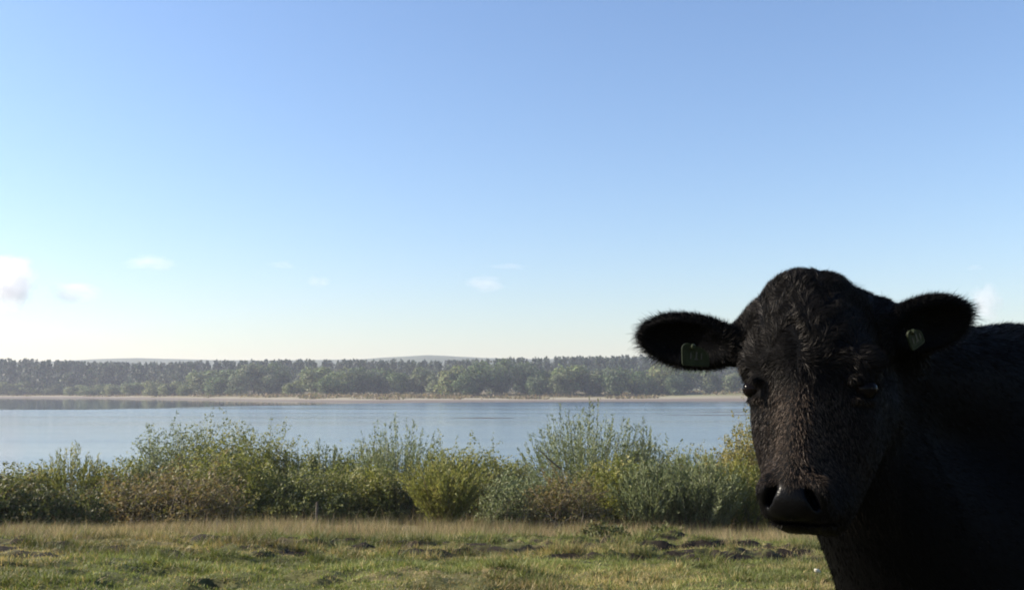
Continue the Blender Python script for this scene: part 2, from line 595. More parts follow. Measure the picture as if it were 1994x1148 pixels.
ordn = ['leftmost', 'second', 'third', 'fourth', 'fifth', 'sixth', 'seventh', 'eighth', 'ninth', 'tenth']
for i, (px, top, w) in enumerate([(22, 738, 58), (68, 737, 66), (110, 741, 56), (150, 745, 48), (185, 741, 56), (222, 743, 50), (262, 739, 56), (300, 735, 58), (336, 737, 54), (366, 742, 44)]):
    lab = ordn[i] + ' low pale willow ' + ('' if i == 0 else 'from the left edge ') + 'in the row on the far shore'
    far_tree(px, top, w, 690 - max(0, px - 100) * 0.35, [3, 0, 8, 3, 5][i % 5], lab, 'pale willows on the far left shore')
named = [
    (398, 711, 74, 600, 0, 'round grey-green tree where the low willows of the far shore end'),
    (446, 706, 86, 600, 1, 'broad dark tree right of the round one after the low willows'),
    (497, 704, 84, 585, 4, 'tall broad tree on the far shore, third of the tall ones from the left'),
    (545, 702, 66, 590, 2, 'narrow dark tree on the far shore beside a small pale bush tree'),
    (573, 735, 46, 545, 3, 'small pale bush tree in front of the tall far-shore trees above the brown bushes gap'),
    (618, 704, 78, 560, 0, 'rounded tree on the far shore above the fence post'),
    (662, 702, 84, 550, 5, 'wide pale-topped tree on the far shore right of the fence post'),
    (880, 701, 70, 520, 3, 'sunlit pale tree with a straight left edge standing forward on the far shore'),
    (930, 696, 86, 530, 6, 'tall wide tree behind the sunlit one in the middle of the far shore'),
    (978, 695, 72, 540, 2, 'tall dark-topped tree right of the tall wide one at mid far shore'),
    (1110, 699, 84, 525, 0, 'tall pale tree on the far shore above the upright willow shoots'),
    (1198, 706, 62, 515, 7, 'dark round tree on the far shore left of the cow ear, foremost of its clump'),
    (1287, 696, 86, 520, 8, 'large pale tree on the far shore just left of the tagged ear'),
]
for px, top, w, Y, k, lab in named:
    far_tree(px, top, w, Y, k, lab, 'tall trees on the far shore')
fill = [
    (420, 722, 60, 575, 'low tree between the round grey-green tree and the broad dark tree on the far shore'),
    (470, 724, 56, 570, 'low tree tucked against the right side of the broad dark far-shore tree'),
    (522, 720, 60, 580, 'low tree left of the narrow dark one on the far shore'),
    (640, 722, 50, 535, 'low tree between the rounded tree above the fence post and the pale-topped one'),
    (700, 712, 66, 560, 'grey-green tree first right of the wide pale-topped tree on the far shore'),
    (738, 708, 72, 565, 'grey-green tree second right of the wide pale-topped tree on the far shore'),
    (782, 713, 66, 560, 'far-shore tree straight above the sparse free-standing willow shoots'),
    (822, 712, 70, 560, 'far-shore tree second left of the sunlit straight-edged pale tree'),
    (850, 722, 50, 540, 'low tree touching the left edge of the sunlit pale tree on the far shore'),
    (905, 722, 50, 510, 'low bushy tree in front of the tall wide tree at mid far shore'),
    (1022, 702, 74, 545, 'tall grey-green tree first right of the tall dark-topped one at mid far shore'),
    (1045, 726, 50, 520, 'low tree on the far beach edge left above the tall willow shoots'),
    (1068, 706, 64, 540, 'grey-green tree just left of the tall pale tree above the willow shoots'),
    (1090, 724, 50, 515, 'low tree at the foot of the tall pale tree above the willow shoots'),
    (1150, 711, 72, 525, 'broad grey-green tree just right of the tall pale tree above the willow shoots'),
    (1230, 714, 56, 530, 'grey-green tree right of the dark round far-shore tree'),
    (1255, 720, 52, 515, 'low tree just left of the large pale tree beside the tagged ear'),
    (1310, 726, 50, 510, 'low tree in front of the large pale tree, right below the ear tag'),
    (1330, 704, 72, 530, 'far-shore tree partly hidden by the tagged ear'),
    (1375, 714, 62, 525, 'far-shore tree below the tagged ear, second from the cow face'),
    (1420, 719, 60, 520, 'far-shore tree nearest the cow face below the tagged ear'),
]
for i, (px, top, w, Y, lab) in enumerate(fill):
    far_tree(px, top, w, Y, [1, 4, 9, 6, 2, 7][i % 6], lab, 'filling trees on the far shore')
hid_lab = 'grey-green deciduous tree on the far shore hidden behind the cow'
for i in range(11):
    far_tree(1475 + i * 52, 700 + (i * 37) % 17, 72, 520 + (i * 13) % 25, i % 10, hid_lab, 'far trees behind the cow')

def forest():
    rng = np.random.default_rng(55)
    V, F_, Cc = [], [], []
    nv = 0
    spots = []
    for row, (Y, st) in enumerate([(700, 17), (728, 16), (756, 15), (790, 14), (825, 11), (870, 9)]):
        pxs = np.arange(-420, 2450, st)
        for px in pxs:
            spots.append((px + rng.normal() * 6, Y + rng.normal() * 10))
    for px, Y in spots:
        x = (px - CX) / F_PX * Y
        if Y - shore_y(np.array([x]), np.array([Y]))[0] < 45:
            continue
        top = np.interp(px, [-400, 0, 100, 200, 330, 480, 700, 850, 1000, 1200, 1994, 2500], [700, 699.5, 701, 706, 706, 702, 701, 703, 697, 694, 692, 694]) + abs(rng.normal()) * 2.0 + (880 - Y) / 180 * 4 - 1.5
        z0 = float(np.interp(Y, [600, 900], [-1, 0]))
        h = P(px, top, Y).z - z0
        n = 135
        w = 9.0 + 3.5 * rng.random()
        if rng.random() < 0.65:
            p, ax = lobed_crown(rng, w, h * 0.97, h * 0.03, n, 1, cone=True)
            col = (0.035, 0.052, 0.03)
        else:
            p, ax = lobed_crown(rng, w * 1.2, h * 0.9, h * 0.1, n, 1, lobes=7)
            col = (0.055, 0.07, 0.035)
        v, f = leaf_quads(p + np.array([x, Y, z0]), ax, 1.5 + 1.3 * rng.random(n), 1.2 + 1.0 * rng.random(n), rng, normal=unit(ax))
        V.append(v)
        F_.append(f + nv)
        nv += len(v)
        Cc.append(tree_colors(rng, n, col, 0.15))
        # trunk as a slim three-sided spar
        tv, tf = tubes(np.array([[[x, Y, z0 - 1], [x, Y, z0 + h * 0.5], [x, Y, z0 + h * 0.93]]]), np.array([[0.28, 0.2, 0.04]]), 3)
        V.append(tv)
        F_.append(tf + nv)
        nv += len(tv)
        Cc.append(np.ones((len(tv), 3)) * np.array([0.07, 0.055, 0.045]))
    me = raw_mesh('forest', np.concatenate(V), np.concatenate(F_))
    color_attr(me, np.concatenate(Cc))
    tag(link('forest', me, M['treeleaf']), 'dark pine forest rising behind the far-shore trees', 'forest', kind='stuff')
forest()

def shore_scrub():
    """low heath and reed tufts along the far beach, too small to tell apart"""
    rng = np.random.default_rng(66)
    n = 26000
    px = rng.random(n) * 2300 - 150
    s = 24 + 75 * rng.random(n) ** 1.1
    y = np.interp(px, SH_PX, SH_Y) + s
    x = (px - CX) / F_PX * y
    keep = fbm(x * 0.05, y * 0.08, 41) + 0.3 * (s - 60) / 60 > 0.43
    px, y, x = px[keep], y[keep], x[keep]
    n = len(px)
    z = terrain_h(x, y, False)
    h = 0.4 + 1.3 * rng.random(n) ** 2
    ax = np.stack([0.4 * rng.normal(size=n), 0.4 * rng.normal(size=n), np.ones(n)], -1)
    v, f = leaf_quads(np.stack([x, y, z - 0.1], -1), ax, h, 0.5 + 0.6 * rng.random(n), rng)
    pal = np.array([(0.15, 0.12, 0.05), (0.10, 0.10, 0.04), (0.19, 0.14, 0.075), (0.12, 0.085, 0.05)])
    c = np.repeat(pal[rng.integers(0, 4, n)] * (0.8 + 0.4 * rng.random((n, 1))), 4, axis=0)
    me = raw_mesh('shore_scrub', v, f)
    color_attr(me, c)
    tag(link('shore_scrub', me, M['straw']), 'low brown scrub along the far beach below the trees', 'scrub', kind='stuff')
shore_scrub()

# ------------------------------------------------------------------ shrubs between field and lake
PAL = {
    'green':  [(0.146, 0.158, 0.042), (0.181, 0.181, 0.047), (0.099, 0.119, 0.036), (0.252, 0.232, 0.089)],
    'grey':   [(0.170, 0.192, 0.095), (0.135, 0.158, 0.076), (0.234, 0.249, 0.142), (0.111, 0.130, 0.053)],
    'yellow': [(0.193, 0.194, 0.059), (0.170, 0.179, 0.055), (0.240, 0.220, 0.079), (0.140, 0.153, 0.047)],
    'brown':  [(0.160, 0.122, 0.055), (0.140, 0.128, 0.050), (0.190, 0.150, 0.080), (0.115, 0.113, 0.038)],
    'ochre':  [(0.222, 0.190, 0.061), (0.187, 0.175, 0.055), (0.269, 0.220, 0.089), (0.152, 0.153, 0.047)],
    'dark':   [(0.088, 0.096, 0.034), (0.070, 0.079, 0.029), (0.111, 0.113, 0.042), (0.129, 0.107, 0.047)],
    'pale':   [(0.140, 0.152, 0.050), (0.165, 0.172, 0.062), (0.260, 0.260, 0.140), (0.108, 0.122, 0.040)],
}
def shrub(px, base_row, top_row, wpx, Y, pal, form, label, seed, dens=1.0, group='willow shrubs between the field and the lake', name='willow_shrub'):
    rng = np.random.default_rng(seed)
    x = (px - CX) / F_PX * Y
    gz = ground_z(x, Y)
    h = max(0.4, P(px, top_row, Y).z - gz)
    w = wpx * 1.15 / F_PX * Y
    # uneven outline: a few random bulges and dents of the dome
    bd = unit(rng.normal(size=(14, 3)))
    ba = rng.normal(size=14) * 0.16
    def bulge(d):
        return 1 + np.sum(ba[None] * np.exp(-((1 - d @ bd.T) / 0.22)), axis=1)
    narrow = form in ('osier', 'vase', 'upright')
    ns = int((260 if narrow else 330) * dens * np.clip(w * h / 5.0, 0.35, 1.7))
    if form == 'dome':
        cz = rng.random(ns) * 1.08 - 0.12
        an = rng.random(ns) * 2 * math.pi
        sr = np.sqrt(np.clip(1 - cz ** 2, 0, 1))
        d = np.stack([sr * np.cos(an), sr * np.sin(an), np.clip(cz, 0.0, 1)], -1)
        rad = (0.45 + 0.55 * rng.random(ns) ** 0.5) * bulge(unit(d))
        T = d * rad[:, None] * np.array([w / 2, w / 2 * 0.9, h * 0.88]) + np.array([0, 0, h * 0.05])
        B = np.stack([0.14 * w * rng.normal(size=ns), 0.14 * w * rng.normal(size=ns), np.zeros(ns)], -1)
        Cc = B * 1.2 + np.stack([T[:, 0] * 0.35, T[:, 1] * 0.35, T[:, 2] * 0.75], -1)
        t0, lpl = 0.30, 39
        # single shoots that stick out of the dome
        nk = int(ns * 0.12)
        T[:nk] = T[:nk] * np.array([1.02, 1.02, 1.0]) + np.stack([0.1 * rng.normal(size=nk), 0.1 * rng.normal(size=nk), h * (0.08 + 0.16 * rng.random(nk)) * (T[:nk, 2] / h > 0.45)], -1)
    elif form == 'vase':
        an = rng.random(ns) * 2 * math.pi
        r = rng.random(ns) ** 0.5
        d = np.stack([r * np.cos(an), r * np.sin(an), np.sqrt(1 - 0.55 * r ** 2)], -1)
        T = d * np.array([w / 2, w / 2, h]) * (0.62 + 0.4 * rng.random((ns, 1)))
        B = np.stack([0.05 * w * rng.normal(size=ns), 0.05 * w * rng.normal(size=ns), np.zeros(ns)], -1)
        Cc = np.stack([T[:, 0] * 0.55, T[:, 1] * 0.55, T[:, 2] * 0.5], -1)
        t0, lpl = 0.12, 40
    else:  # osier / upright: many straight shoots, leafy all the way, standing free at the top
        an = rng.random(ns) * 2 * math.pi
        r = rng.random(ns) ** 0.5
        k = rng.random(ns)
        top = (0.55 + 0.45 * rng.random(ns)) * (1 - 0.40 * r ** 2)
        T = np.stack([r * np.cos(an) * w / 2, r * np.sin(an) * w / 2, h * top], -1)
        B = np.stack([T[:, 0] * 0.45, T[:, 1] * 0.45, np.zeros(ns)], -1)
        Cc = np.stack([T[:, 0] * 0.75, T[:, 1] * 0.75, T[:, 2] * 0.6], -1)
        t0, lpl = 0.18, 40
    K = 7
    paths = bezier(B, Cc, T, K)
    rad = np.linspace(1, 0.25, K)[None, :] * (0.006 + 0.006 * rng.random(ns))[:, None]
    kk = rng.random(ns) < (0.75 if pal == 'brown' else 0.4)
    sv, sf = tubes(paths[kk][:, [0, 1, 2, 4, 6]], rad[kk][:, [0, 1, 2, 4, 6]], 3)
    bare = form == 'dome' and pal == 'brown'
    if bare:
        lpl = 27
    root = bpy.data.objects.new(name, None)
    C.objects.link(root)
    root.location = (x, Y, gz - 0.03)
    tag(root, label, 'shrub', group)
    me = raw_mesh('stems', sv, sf)
    link('stems', me, M['bare'] if bare else M['stem'], root)
    n = int(ns * lpl)
    si = rng.integers(0, ns, n)
    t = t0 + (1 - t0) * rng.random(n) ** 0.8
    ft = t * (K - 1)
    i0 = np.clip(ft.astype(int), 0, K - 2)
    fr = (ft - i0)[:, None]
    p0, p1 = paths[si, i0], paths[si, i0 + 1]
    tan = unit(p1 - p0)
    off = 0.10 if form == 'dome' else 0.045
    pos = p0 * (1 - fr) + p1 * fr + off * rng.normal(size=(n, 3)) * (1.05 - 0.8 * t)[:, None]
    pos[:, 2] = np.maximum(pos[:, 2], 0.04)
    if form == 'dome':
        ax = 0.6 * tan + 0.75 * rng.normal(size=(n, 3)) + np.array([0, 0, 0.15])
        L = 0.055 + 0.045 * rng.random(n)
        Wd = L * (0.38 + 0.2 * rng.random(n))
    else:
        ax = 1.1 * tan + 0.42 * rng.normal(size=(n, 3))
        L = 0.08 + 0.05 * rng.random(n)
        Wd = L * (0.20 + 0.08 * rng.random(n))
    v, f = leaf_quads(pos, ax, L, Wd, rng)
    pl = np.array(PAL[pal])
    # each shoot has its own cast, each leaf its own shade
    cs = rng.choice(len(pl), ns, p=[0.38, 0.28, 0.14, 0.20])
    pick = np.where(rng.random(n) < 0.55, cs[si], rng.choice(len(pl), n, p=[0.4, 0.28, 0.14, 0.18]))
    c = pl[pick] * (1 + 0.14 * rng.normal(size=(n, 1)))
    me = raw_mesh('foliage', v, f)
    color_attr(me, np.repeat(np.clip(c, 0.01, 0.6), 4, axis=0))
    link('foliage', me, M['leaf'], root)
    return root

back = [
    (-70, 872, 230, 29, 'green', 'dome', 'green shrub at the far left end of the back row by the water'),
    (55, 880, 190, 30, 'green', 'dome', 'low green shrub behind the dark shadowed bush at the left edge'),
    (150, 852, 120, 30, 'green', 'upright', 'slim green willow with a pointed tip, leftmost spike above the water line'),
    (250, 866, 170, 30, 'green', 'dome', 'green shrub behind the brown bush, left half'),
    (330, 832, 170, 30.5, 'grey', 'dome', 'grey-green shrub rising behind the brown bush'),
    (425, 810, 230, 30, 'pale', 'dome', 'tallest leafy shrub of the left half, with pale glinting leaves on top'),
    (505, 838, 170, 31, 'green', 'dome', 'green shrub right of the tallest leafy one on the left'),
    (585, 852, 180, 31, 'green', 'dome', 'green back-row shrub above the fence post'),
    (640, 838, 80, 31, 'grey', 'upright', 'narrow upright willow with a spiked tip above and right of the fence post'),
    (775, 800, 180, 30, 'grey', 'osier', 'sparse willow with free-standing shoots left of the yellow-green vase bush'),
    (700, 866, 170, 31, 'green', 'dome', 'green back-row shrub left of the sparse willow shoots'),
    (890, 842, 170, 31, 'yellow', 'dome', 'yellow-green back-row shrub behind the vase-shaped bush'),
    (985, 850, 180, 31, 'yellow', 'dome', 'low yellow-green back-row shrub left of the tall willow shoots'),
    (1140, 766, 235, 29.5, 'grey', 'osier', 'tallest willow with long grey-green upright shoots reaching above the far beach'),
    (1245, 806, 90, 29, 'grey', 'osier', 'thin dark-tipped willow at the right side of the tallest shoots'),
    (1320, 846, 190, 30.5, 'yellow', 'dome', 'low yellowish back-row shrub between the tall willow and the cow'),
    (1400, 848, 150, 31, 'ochre', 'dome', 'low ochre-topped back-row shrub beside the cow muzzle'),
    (1465, 792, 150, 27, 'ochre', 'dome', 'tall ochre-yellow bush touching the cow cheek'),
    (1570, 800, 190, 28, 'ochre', 'dome', 'ochre bush hidden behind the cow head'),
    (1700, 820, 220, 29, 'green', 'dome', 'green back-row shrub hidden behind the cow neck'),
    (1860, 825, 240, 29, 'green', 'dome', 'green back-row shrub hidden behind the cow shoulder'),
    (2030, 820, 240, 29, 'green', 'dome', 'green back-row shrub beyond the right edge behind the cow'),
]
for i, (px, top, w, Y, pal, form, lab) in enumerate(back):
    shrub(px, 990, top, w, Y, pal, form, lab, 300 + i, dens=0.6 if px > 1520 else 1.1 if form == 'dome' else (0.9 if w > 200 else 0.55))
front = [
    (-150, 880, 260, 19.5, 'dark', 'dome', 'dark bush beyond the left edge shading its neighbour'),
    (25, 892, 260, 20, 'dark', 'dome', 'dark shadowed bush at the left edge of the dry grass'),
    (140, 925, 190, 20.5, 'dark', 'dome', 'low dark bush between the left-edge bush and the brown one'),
    (270, 900, 220, 22.5, 'brown', 'dome', 'reddish-brown bush with bare twigs on the left'),
    (385, 905, 190, 22.5, 'brown', 'dome', 'brown-green bush right of the reddish-brown one'),
    (465, 872, 200, 25, 'green', 'dome', 'mid-green bush below the tallest leafy shrub on the left'),
    (570, 880, 210, 25, 'pale', 'dome', 'bush with pale glinting leaves just behind the fence post'),
    (700, 884, 210, 26, 'green', 'dome', 'deep green bush with a dark base left of the vase-shaped bush'),
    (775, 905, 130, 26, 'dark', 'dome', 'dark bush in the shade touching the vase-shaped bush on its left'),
    (868, 868, 185, 23.5, 'yellow', 'vase', 'vase-shaped yellow-green bush narrowing to its base'),
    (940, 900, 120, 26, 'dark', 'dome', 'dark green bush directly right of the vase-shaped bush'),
    (1005, 893, 170, 25, 'grey', 'dome', 'grey-green bush between the vase-shaped bush and the twiggy brown one'),
    (1095, 892, 190, 23.5, 'brown', 'dome', 'twiggy brown bush with bare pale stems below the tall willow'),
    (1190, 872, 170, 25.5, 'green', 'dome', 'green bush right of the twiggy brown one'),
    (1265, 880, 150, 24.5, 'grey', 'upright', 'narrow-leaved willow bush, third from the cow muzzle'),
    (1350, 866, 180, 24.5, 'grey', 'upright', 'narrow-leaved willow bush, second from the cow muzzle'),
    (1435, 884, 170, 25, 'green', 'upright', 'narrow-leaved dark willow bush next to the cow muzzle'),
    (1540, 880, 200, 25, 'green', 'dome', 'green front bush hidden behind the cow muzzle'),
    (1700, 885, 240, 25, 'green', 'dome', 'green front bush hidden behind the cow throat'),
    (1900, 880, 260, 25, 'brown', 'dome', 'brown front bush hidden behind the cow chest'),
]
for i, (px, top, w, Y, pal, form, lab) in enumerate(front):
    s_root = shrub(px, 1000, top, w, Y, pal, form, lab, 400 + i, dens=0.6 if px > 1520 else 1.15)
    if lab.startswith('twiggy'):
        # a dead branch leaning out of the twiggy bush
        o_ = s_root.location
        q0, q1, q2, q3 = [np.array(P(*k) - o_) for k in ((1043, 872, 23.0), (1058, 882, 23.05), (1068, 893, 23.1), (1092, 912, 23.3))]
        bv, bf_ = tubes(np.array([[q0, q1, q2, q3]]), np.array([[0.006, 0.014, 0.018, 0.022]]), 6)
        bv2, bf2 = tubes(np.array([[q1, (q1 + q2) / 2 + np.array((0.05, 0, 0.10)), q2 + np.array((0.03, 0, 0.22))]]), np.array([[0.010, 0.007, 0.003]]), 5)
        o_b = link('dead_branch', raw_mesh('dead_branch', np.concatenate([bv, bv2]), np.concatenate([bf_, bf2 + len(bv)]), smooth=True), M['stem'], s_root)
        o_b['label'] = 'dark dead branch sticking out of the bush'
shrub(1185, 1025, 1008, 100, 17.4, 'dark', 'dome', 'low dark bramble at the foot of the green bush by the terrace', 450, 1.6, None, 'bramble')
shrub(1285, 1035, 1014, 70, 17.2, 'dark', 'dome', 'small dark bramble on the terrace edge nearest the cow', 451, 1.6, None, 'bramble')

# ------------------------------------------------------------------ field: turf, tall dry grass
def blades(name, x, y, h, wd, cols, lean, rng, mat, label, cat, segs=1):
    n = len(x)
    z = terrain_h(x, y)
    an = rng.random(n) * 2 * math.pi
    side = np.stack([np.cos(an), np.sin(an), np.zeros(n)], -1)
    ln = np.stack([rng.normal(size=n), rng.normal(size=n), np.zeros(n)], -1) * lean[:, None]
    b = np.stack([x, y, z - 0.01], -1)
    up = np.array([0, 0, 1.0])
    tip = b + up * (h * (1 - 0.25 * np.minimum(np.linalg.norm(ln, axis=1), 1.6)))[:, None] + ln * h[:, None]
    if segs == 1:
        v = np.stack([b - side * wd[:, None] * 0.5, b + side * wd[:, None] * 0.5, tip], 1)
        f = np.arange(3 * n).reshape(n, 3)
    else:
        mid = b + up * (h * 0.6)[:, None] + ln * (h * 0.35)[:, None]
        v = np.stack([b - side * wd[:, None] * 0.5, b + side * wd[:, None] * 0.5, mid - side * wd[:, None] * 0.4, mid + side * wd[:, None] * 0.4, tip], 1)
        k = np.arange(n)[:, None] * 5
        f = np.concatenate([k + np.array([0, 1, 3]), k + np.array([0, 3, 2]), k + np.array([2, 3, 4])])
    me = raw_mesh(name, v.reshape(-1, 3), f)
    color_attr(me, np.repeat(cols, v.shape[1], axis=0))
    tag(link(name, me, mat), label, cat, kind='stuff')

rng = np.random.default_rng(77)
n = 780000
y = 5.2 + 12.6 * rng.random(n) ** 0.9
x = (rng.random(n) - 0.5) * (1.08 * y + 1.6)
hd = hole_depth(x, y)
tuft = fbm(x * 2.3, y * 2.6, 61, 3)
soil = np.exp(-((x - 1.7) / 1.9) ** 2) * np.exp(-((y - 14.2 - 0.18 * (x - 1.4)) / 0.5) ** 2)
keep = (broken_face(x, y) < 0.08 + 0.34 * rng.random(n)) & (hd < 0.03 + 0.03 * rng.random(n)) & (rng.random(n) < 0.85 + 0.9 * ss(0.35, 0.6, tuft)) & (rng.random(n) > 0.85 * ss(0.35, 0.7, soil))
x, y, tuft = x[keep], y[keep], tuft[keep]
n = len(x)
hh = (0.022 + 0.030 * rng.random(n)) * (0.75 + 1.0 * ss(0.45, 0.72, tuft)) * (1 + 0.5 * ss(11, 16, y))
tall = ss(0.56, 0.66, fbm(x * 2.6, y * 4.2, 140, 3)) * np.exp(-((y - 11.8 - 0.15 * x) / 3.2) ** 2)
hh = hh * (1 + 1.7 * tall)
pale = fbm(x * 0.55, y * 0.8, 21)
straw = ss(0.38, 0.62, pale) * 0.8 + 0.12
is_straw = rng.random(n) < straw * 0.75
gcol = np.where(is_straw[:, None], np.array([[0.34, 0.265, 0.115]]), np.array([[0.145, 0.165, 0.045]]))
gcol = gcol * (1 + 0.22 * rng.normal(size=(n, 1)))
gcol = gcol * (1 - 0.35 * tall)[:, None]
gcol = gcol * (0.72 + 0.5 * ss(0.3, 0.7, fbm(x * 1.3, y * 1.7, 88, 3)))[:, None]
blades('turf_grass', x, y, hh, 0.006 + 0.005 * rng.random(n), np.clip(gcol, 0.01, 0.7), np.full(n, 0.6), rng, M['grass'], 'short grazed green and yellow grass on the trodden slope', 'grass')

rng = np.random.default_rng(78)
n = 420000
y = 9.5 + 17.0 * rng.random(n) ** 0.85
x = (rng.random(n) - 0.5) * (1.08 * y + 3)
DPX = [-200, 0, 200, 450, 700, 900, 1000, 1300, 1450, 1600, 2200]
DY = [10.2, 10.4, 10.8, 11.9, 12.9, 13.7, 15.0, 15.0, 13.6, 13.2, 13.2]
e_ = y - np.interp(px_of(x, y), DPX, DY)
clump = fbm(x * 1.1, y * 1.1, 71, 3)
big = fbm(x * 0.33, y * 0.33, 73, 3)
keep = rng.random(n) < ss(-2.4, 2.0, e_ + 7.0 * (clump - 0.5) + 9.0 * (big - 0.5)) * (0.05 + 1.3 * ss(0.40, 0.60, clump))
x, y, clump, e_, big = x[keep], y[keep], clump[keep], e_[keep], big[keep]
n = len(x)
edge = ss(-2.0, 4.0, e_)
hh = (0.05 + 0.20 * rng.random(n) ** 1.4) * (0.30 + 1.1 * ss(0.32, 0.68, clump)) * (0.30 + 0.80 * edge) * (0.7 + 0.45 * ss(200, 600, px_of(x, y)))
hh = hh * np.where(rng.random(n) < 0.06, 1.6, 1.0)
pal = np.array([(0.27, 0.205, 0.105), (0.20, 0.155, 0.08), (0.33, 0.265, 0.14), (0.135, 0.14, 0.05), (0.17, 0.115, 0.075), (0.12, 0.11, 0.045)])
c0 = rng.choice(6, n, p=[0.24, 0.18, 0.10, 0.24, 0.10, 0.14])
c1 = np.clip((fbm(x * 0.9, y * 0.9, 95, 3) - 0.28) * 2.2 * 6, 0, 5).astype(int)
gc = 1.12 * pal[np.where(rng.random(n) < 0.4, c1, c0)] * (1 + 0.18 * rng.normal(size=(n, 1)))
blades('dry_grass', x, y, hh, 0.005 + 0.005 * rng.random(n), np.clip(gc, 0.01, 0.7), 0.25 + 0.45 * rng.random(n), rng, M['straw'], 'tall dry straw-coloured grass in front of the shrubs', 'grass')

# ------------------------------------------------------------------ fence post
def fence_post(px, row_top, Y, height, width, lab, grp):
    p = P(px, row_top, Y)
    gz = ground_z(p.x, Y)
    h = p.z - gz
    k = 9
    vs_, fs = [], []
    for j, zz in enumerate(np.linspace(-0.3, h, k)):
        for i in range(8):
            a = i * math.pi / 4 + 0.3
            r = width * (0.5 + 0.03 * math.sin(j * 2.1 + i * 1.7))
            vs_.append((r * math.cos(a) + 0.01 * zz, r * math.sin(a), zz + (0.012 * math.cos(a) if j == k - 1 else 0)))
    for j in range(k - 1):
        for i in range(8):
            a, b = j * 8 + i, j * 8 + (i + 1) % 8
            fs.append((a, b, b + 8, a + 8))
    me = bpy.data.meshes.new('fence_post')
    fs.append(tuple(range((k - 1) * 8, k * 8)))
    me.from_pydata(vs_, [], fs)
    o = link('fence_post', me, M['post'], None, (p.x, Y, gz))
    tag(o, lab, 'post', grp)
fence_post(617, 976, 21.5, 1.0, 0.055, 'weathered wooden fence post in the dry grass left of centre', 'fence posts')
fence_post(425, 1013, 18.2, 0.5, 0.06, 'short dark stake at the foot of the brown-green bush', 'fence posts')

# two pale flecks in the grass beside the cow's chest
def fleck(px, row, Y, size, lab):
    m = M.get('fleck')
    if m is None:
        m, nt, b, out = new_mat('pale_flint')
        no = N(nt, 'ShaderNodeTexNoise')
        no.inputs['Scale'].default_value = 40
        r = ramp(nt, no.outputs['Fac'], [(0.3, (0.38, 0.34, 0.25)), (0.7, (0.58, 0.54, 0.42))])
        nt.links.new(r.outputs[0], b.inputs['Base Color'])
        b.inputs['Roughness'].default_value = 0.6
        M['fleck'] = m
    import bmesh
    bm = bmesh.new()
    bmesh.ops.create_icosphere(bm, subdivisions=2, radius=size)
    r = random.Random(int(px))
    for v in bm.verts:
        v.co *= 1 + 0.25 * (r.random() - 0.5)
        v.co.x *= 1.5
        v.co.z *= 0.8
    me = bpy.data.meshes.new('pale_stone')
    bm.to_mesh(me)
    bm.free()
    p = P(px, row, Y)
    o = link('pale_stone', me, m, None, (p.x, Y, ground_z(p.x, Y) + size * 0.7))
    o.rotation_euler = (0.2, 0.4, 0.6)
    tag(o, lab, 'stone', 'pale flecks in the grass')
fleck(1591, 1107, 8.3, 0.022, 'larger cream-white fleck in the grass left of the cow chest')
fleck(1596, 1138, 6.9, 0.013, 'tiny cream-white fleck in the grass at the bottom beside the cow')

# ------------------------------------------------------------------ cow
E_W = P(1571, 757, 2.04)                                  # midpoint between the eyes
_f = Vector((-E_W.x, -E_W.y, 0)).normalized()             # the head looks straight at the camera
_f = Matrix.Rotation(R(-4), 3, 'Z') @ _f                   # nose turned a little to the picture's left
HV = np.array(_f)                                         # v: forward, out of the face
HU = np.array((-_f.y, _f.x, 0.0))                         # u: to the picture's right
HW = np.array((0.0, 0.0, 1.0))
HO = np.array(E_W)
def hw(u, v, w):
    return HO + HU * u + HV * v + HW * w
BD = np.array((0.80, 0.60, 0.0))                          # from the chest towards the rump
BD = BD / np.linalg.norm(BD)
BS = np.array((BD[1], -BD[0], 0.0))                       # the cow's left flank, towards the camera's right
COW_GZ = ground_z(1.3, 2.8)

def s_ell(p, c, r, rot=None):
    q = p - np.asarray(c)
    if rot is not None:
        q = q @ rot
    r = np.asarray(r, dtype=np.float32)
    k0 = np.sqrt(((q / r) ** 2).sum(-1))
    k1 = np.sqrt(((q / (r * r)) ** 2).sum(-1))
    return k0 * (k0 - 1) / np.maximum(k1, 1e-6)
def s_cone(p, a, b, ra, rb):
    a, b = np.asarray(a, float), np.asarray(b, float)
    ab = b - a
    t = np.clip(((p - a) @ ab) / (ab @ ab), 0, 1)
    return np.linalg.norm(p - a - t[..., None] * ab, axis=-1) - (ra + (rb - ra) * t)
def smin(a, b, k):
    h = np.clip(0.5 + 0.5 * (b - a) / k, 0, 1)
    return b + (a - b) * h - k * h * (1 - h)
def smax(a, b, k):
    return -smin(-a, -b, k)

def axes(xa, ya):
    xa = np.array(xa, float)
    xa /= np.linalg.norm(xa)
    ya = np.array(ya, float)
    ya -= xa * (ya @ xa)
    ya /= np.linalg.norm(ya)
    return np.stack([xa, ya, np.cross(xa, ya)], 1)        # columns: local axes

EAR = {   # side: centre, length axis, opening direction, half length, half width (head frame u, v, w)
    -1: dict(c=(-0.252, -0.075, 0.106), ax=(-1.0, -0.04, 0.13), op=(0.30, 1.0, -0.42), L=0.118, W=0.064),
    1: dict(c=(0.236, -0.13, 0.137), ax=(1.0, -0.38, 0.18), op=(0.45, 1.0, -0.55), L=0.098, W=0.064),
}
FA = R(12)                                                # the face turns this much further left than the skull
def to_face(p):
    c, s = math.cos(FA), math.sin(FA)
    u, v = p[..., 0] - 0.023, p[..., 1] + 0.06
    return np.stack([c * u + s * v, -s * u + c * v - 0.06, p[..., 2]], -1)
def from_face(u, v, w):
    c, s = math.cos(FA), math.sin(FA)
    v = v + 0.06
    return (c * u - s * v + 0.023, s * u + c * v - 0.06, w)
def face_dir(u, v, w):
    c, s = math.cos(FA), math.sin(FA)
    return HU * (c * u - s * v) + HV * (s * u + c * v) + HW * w

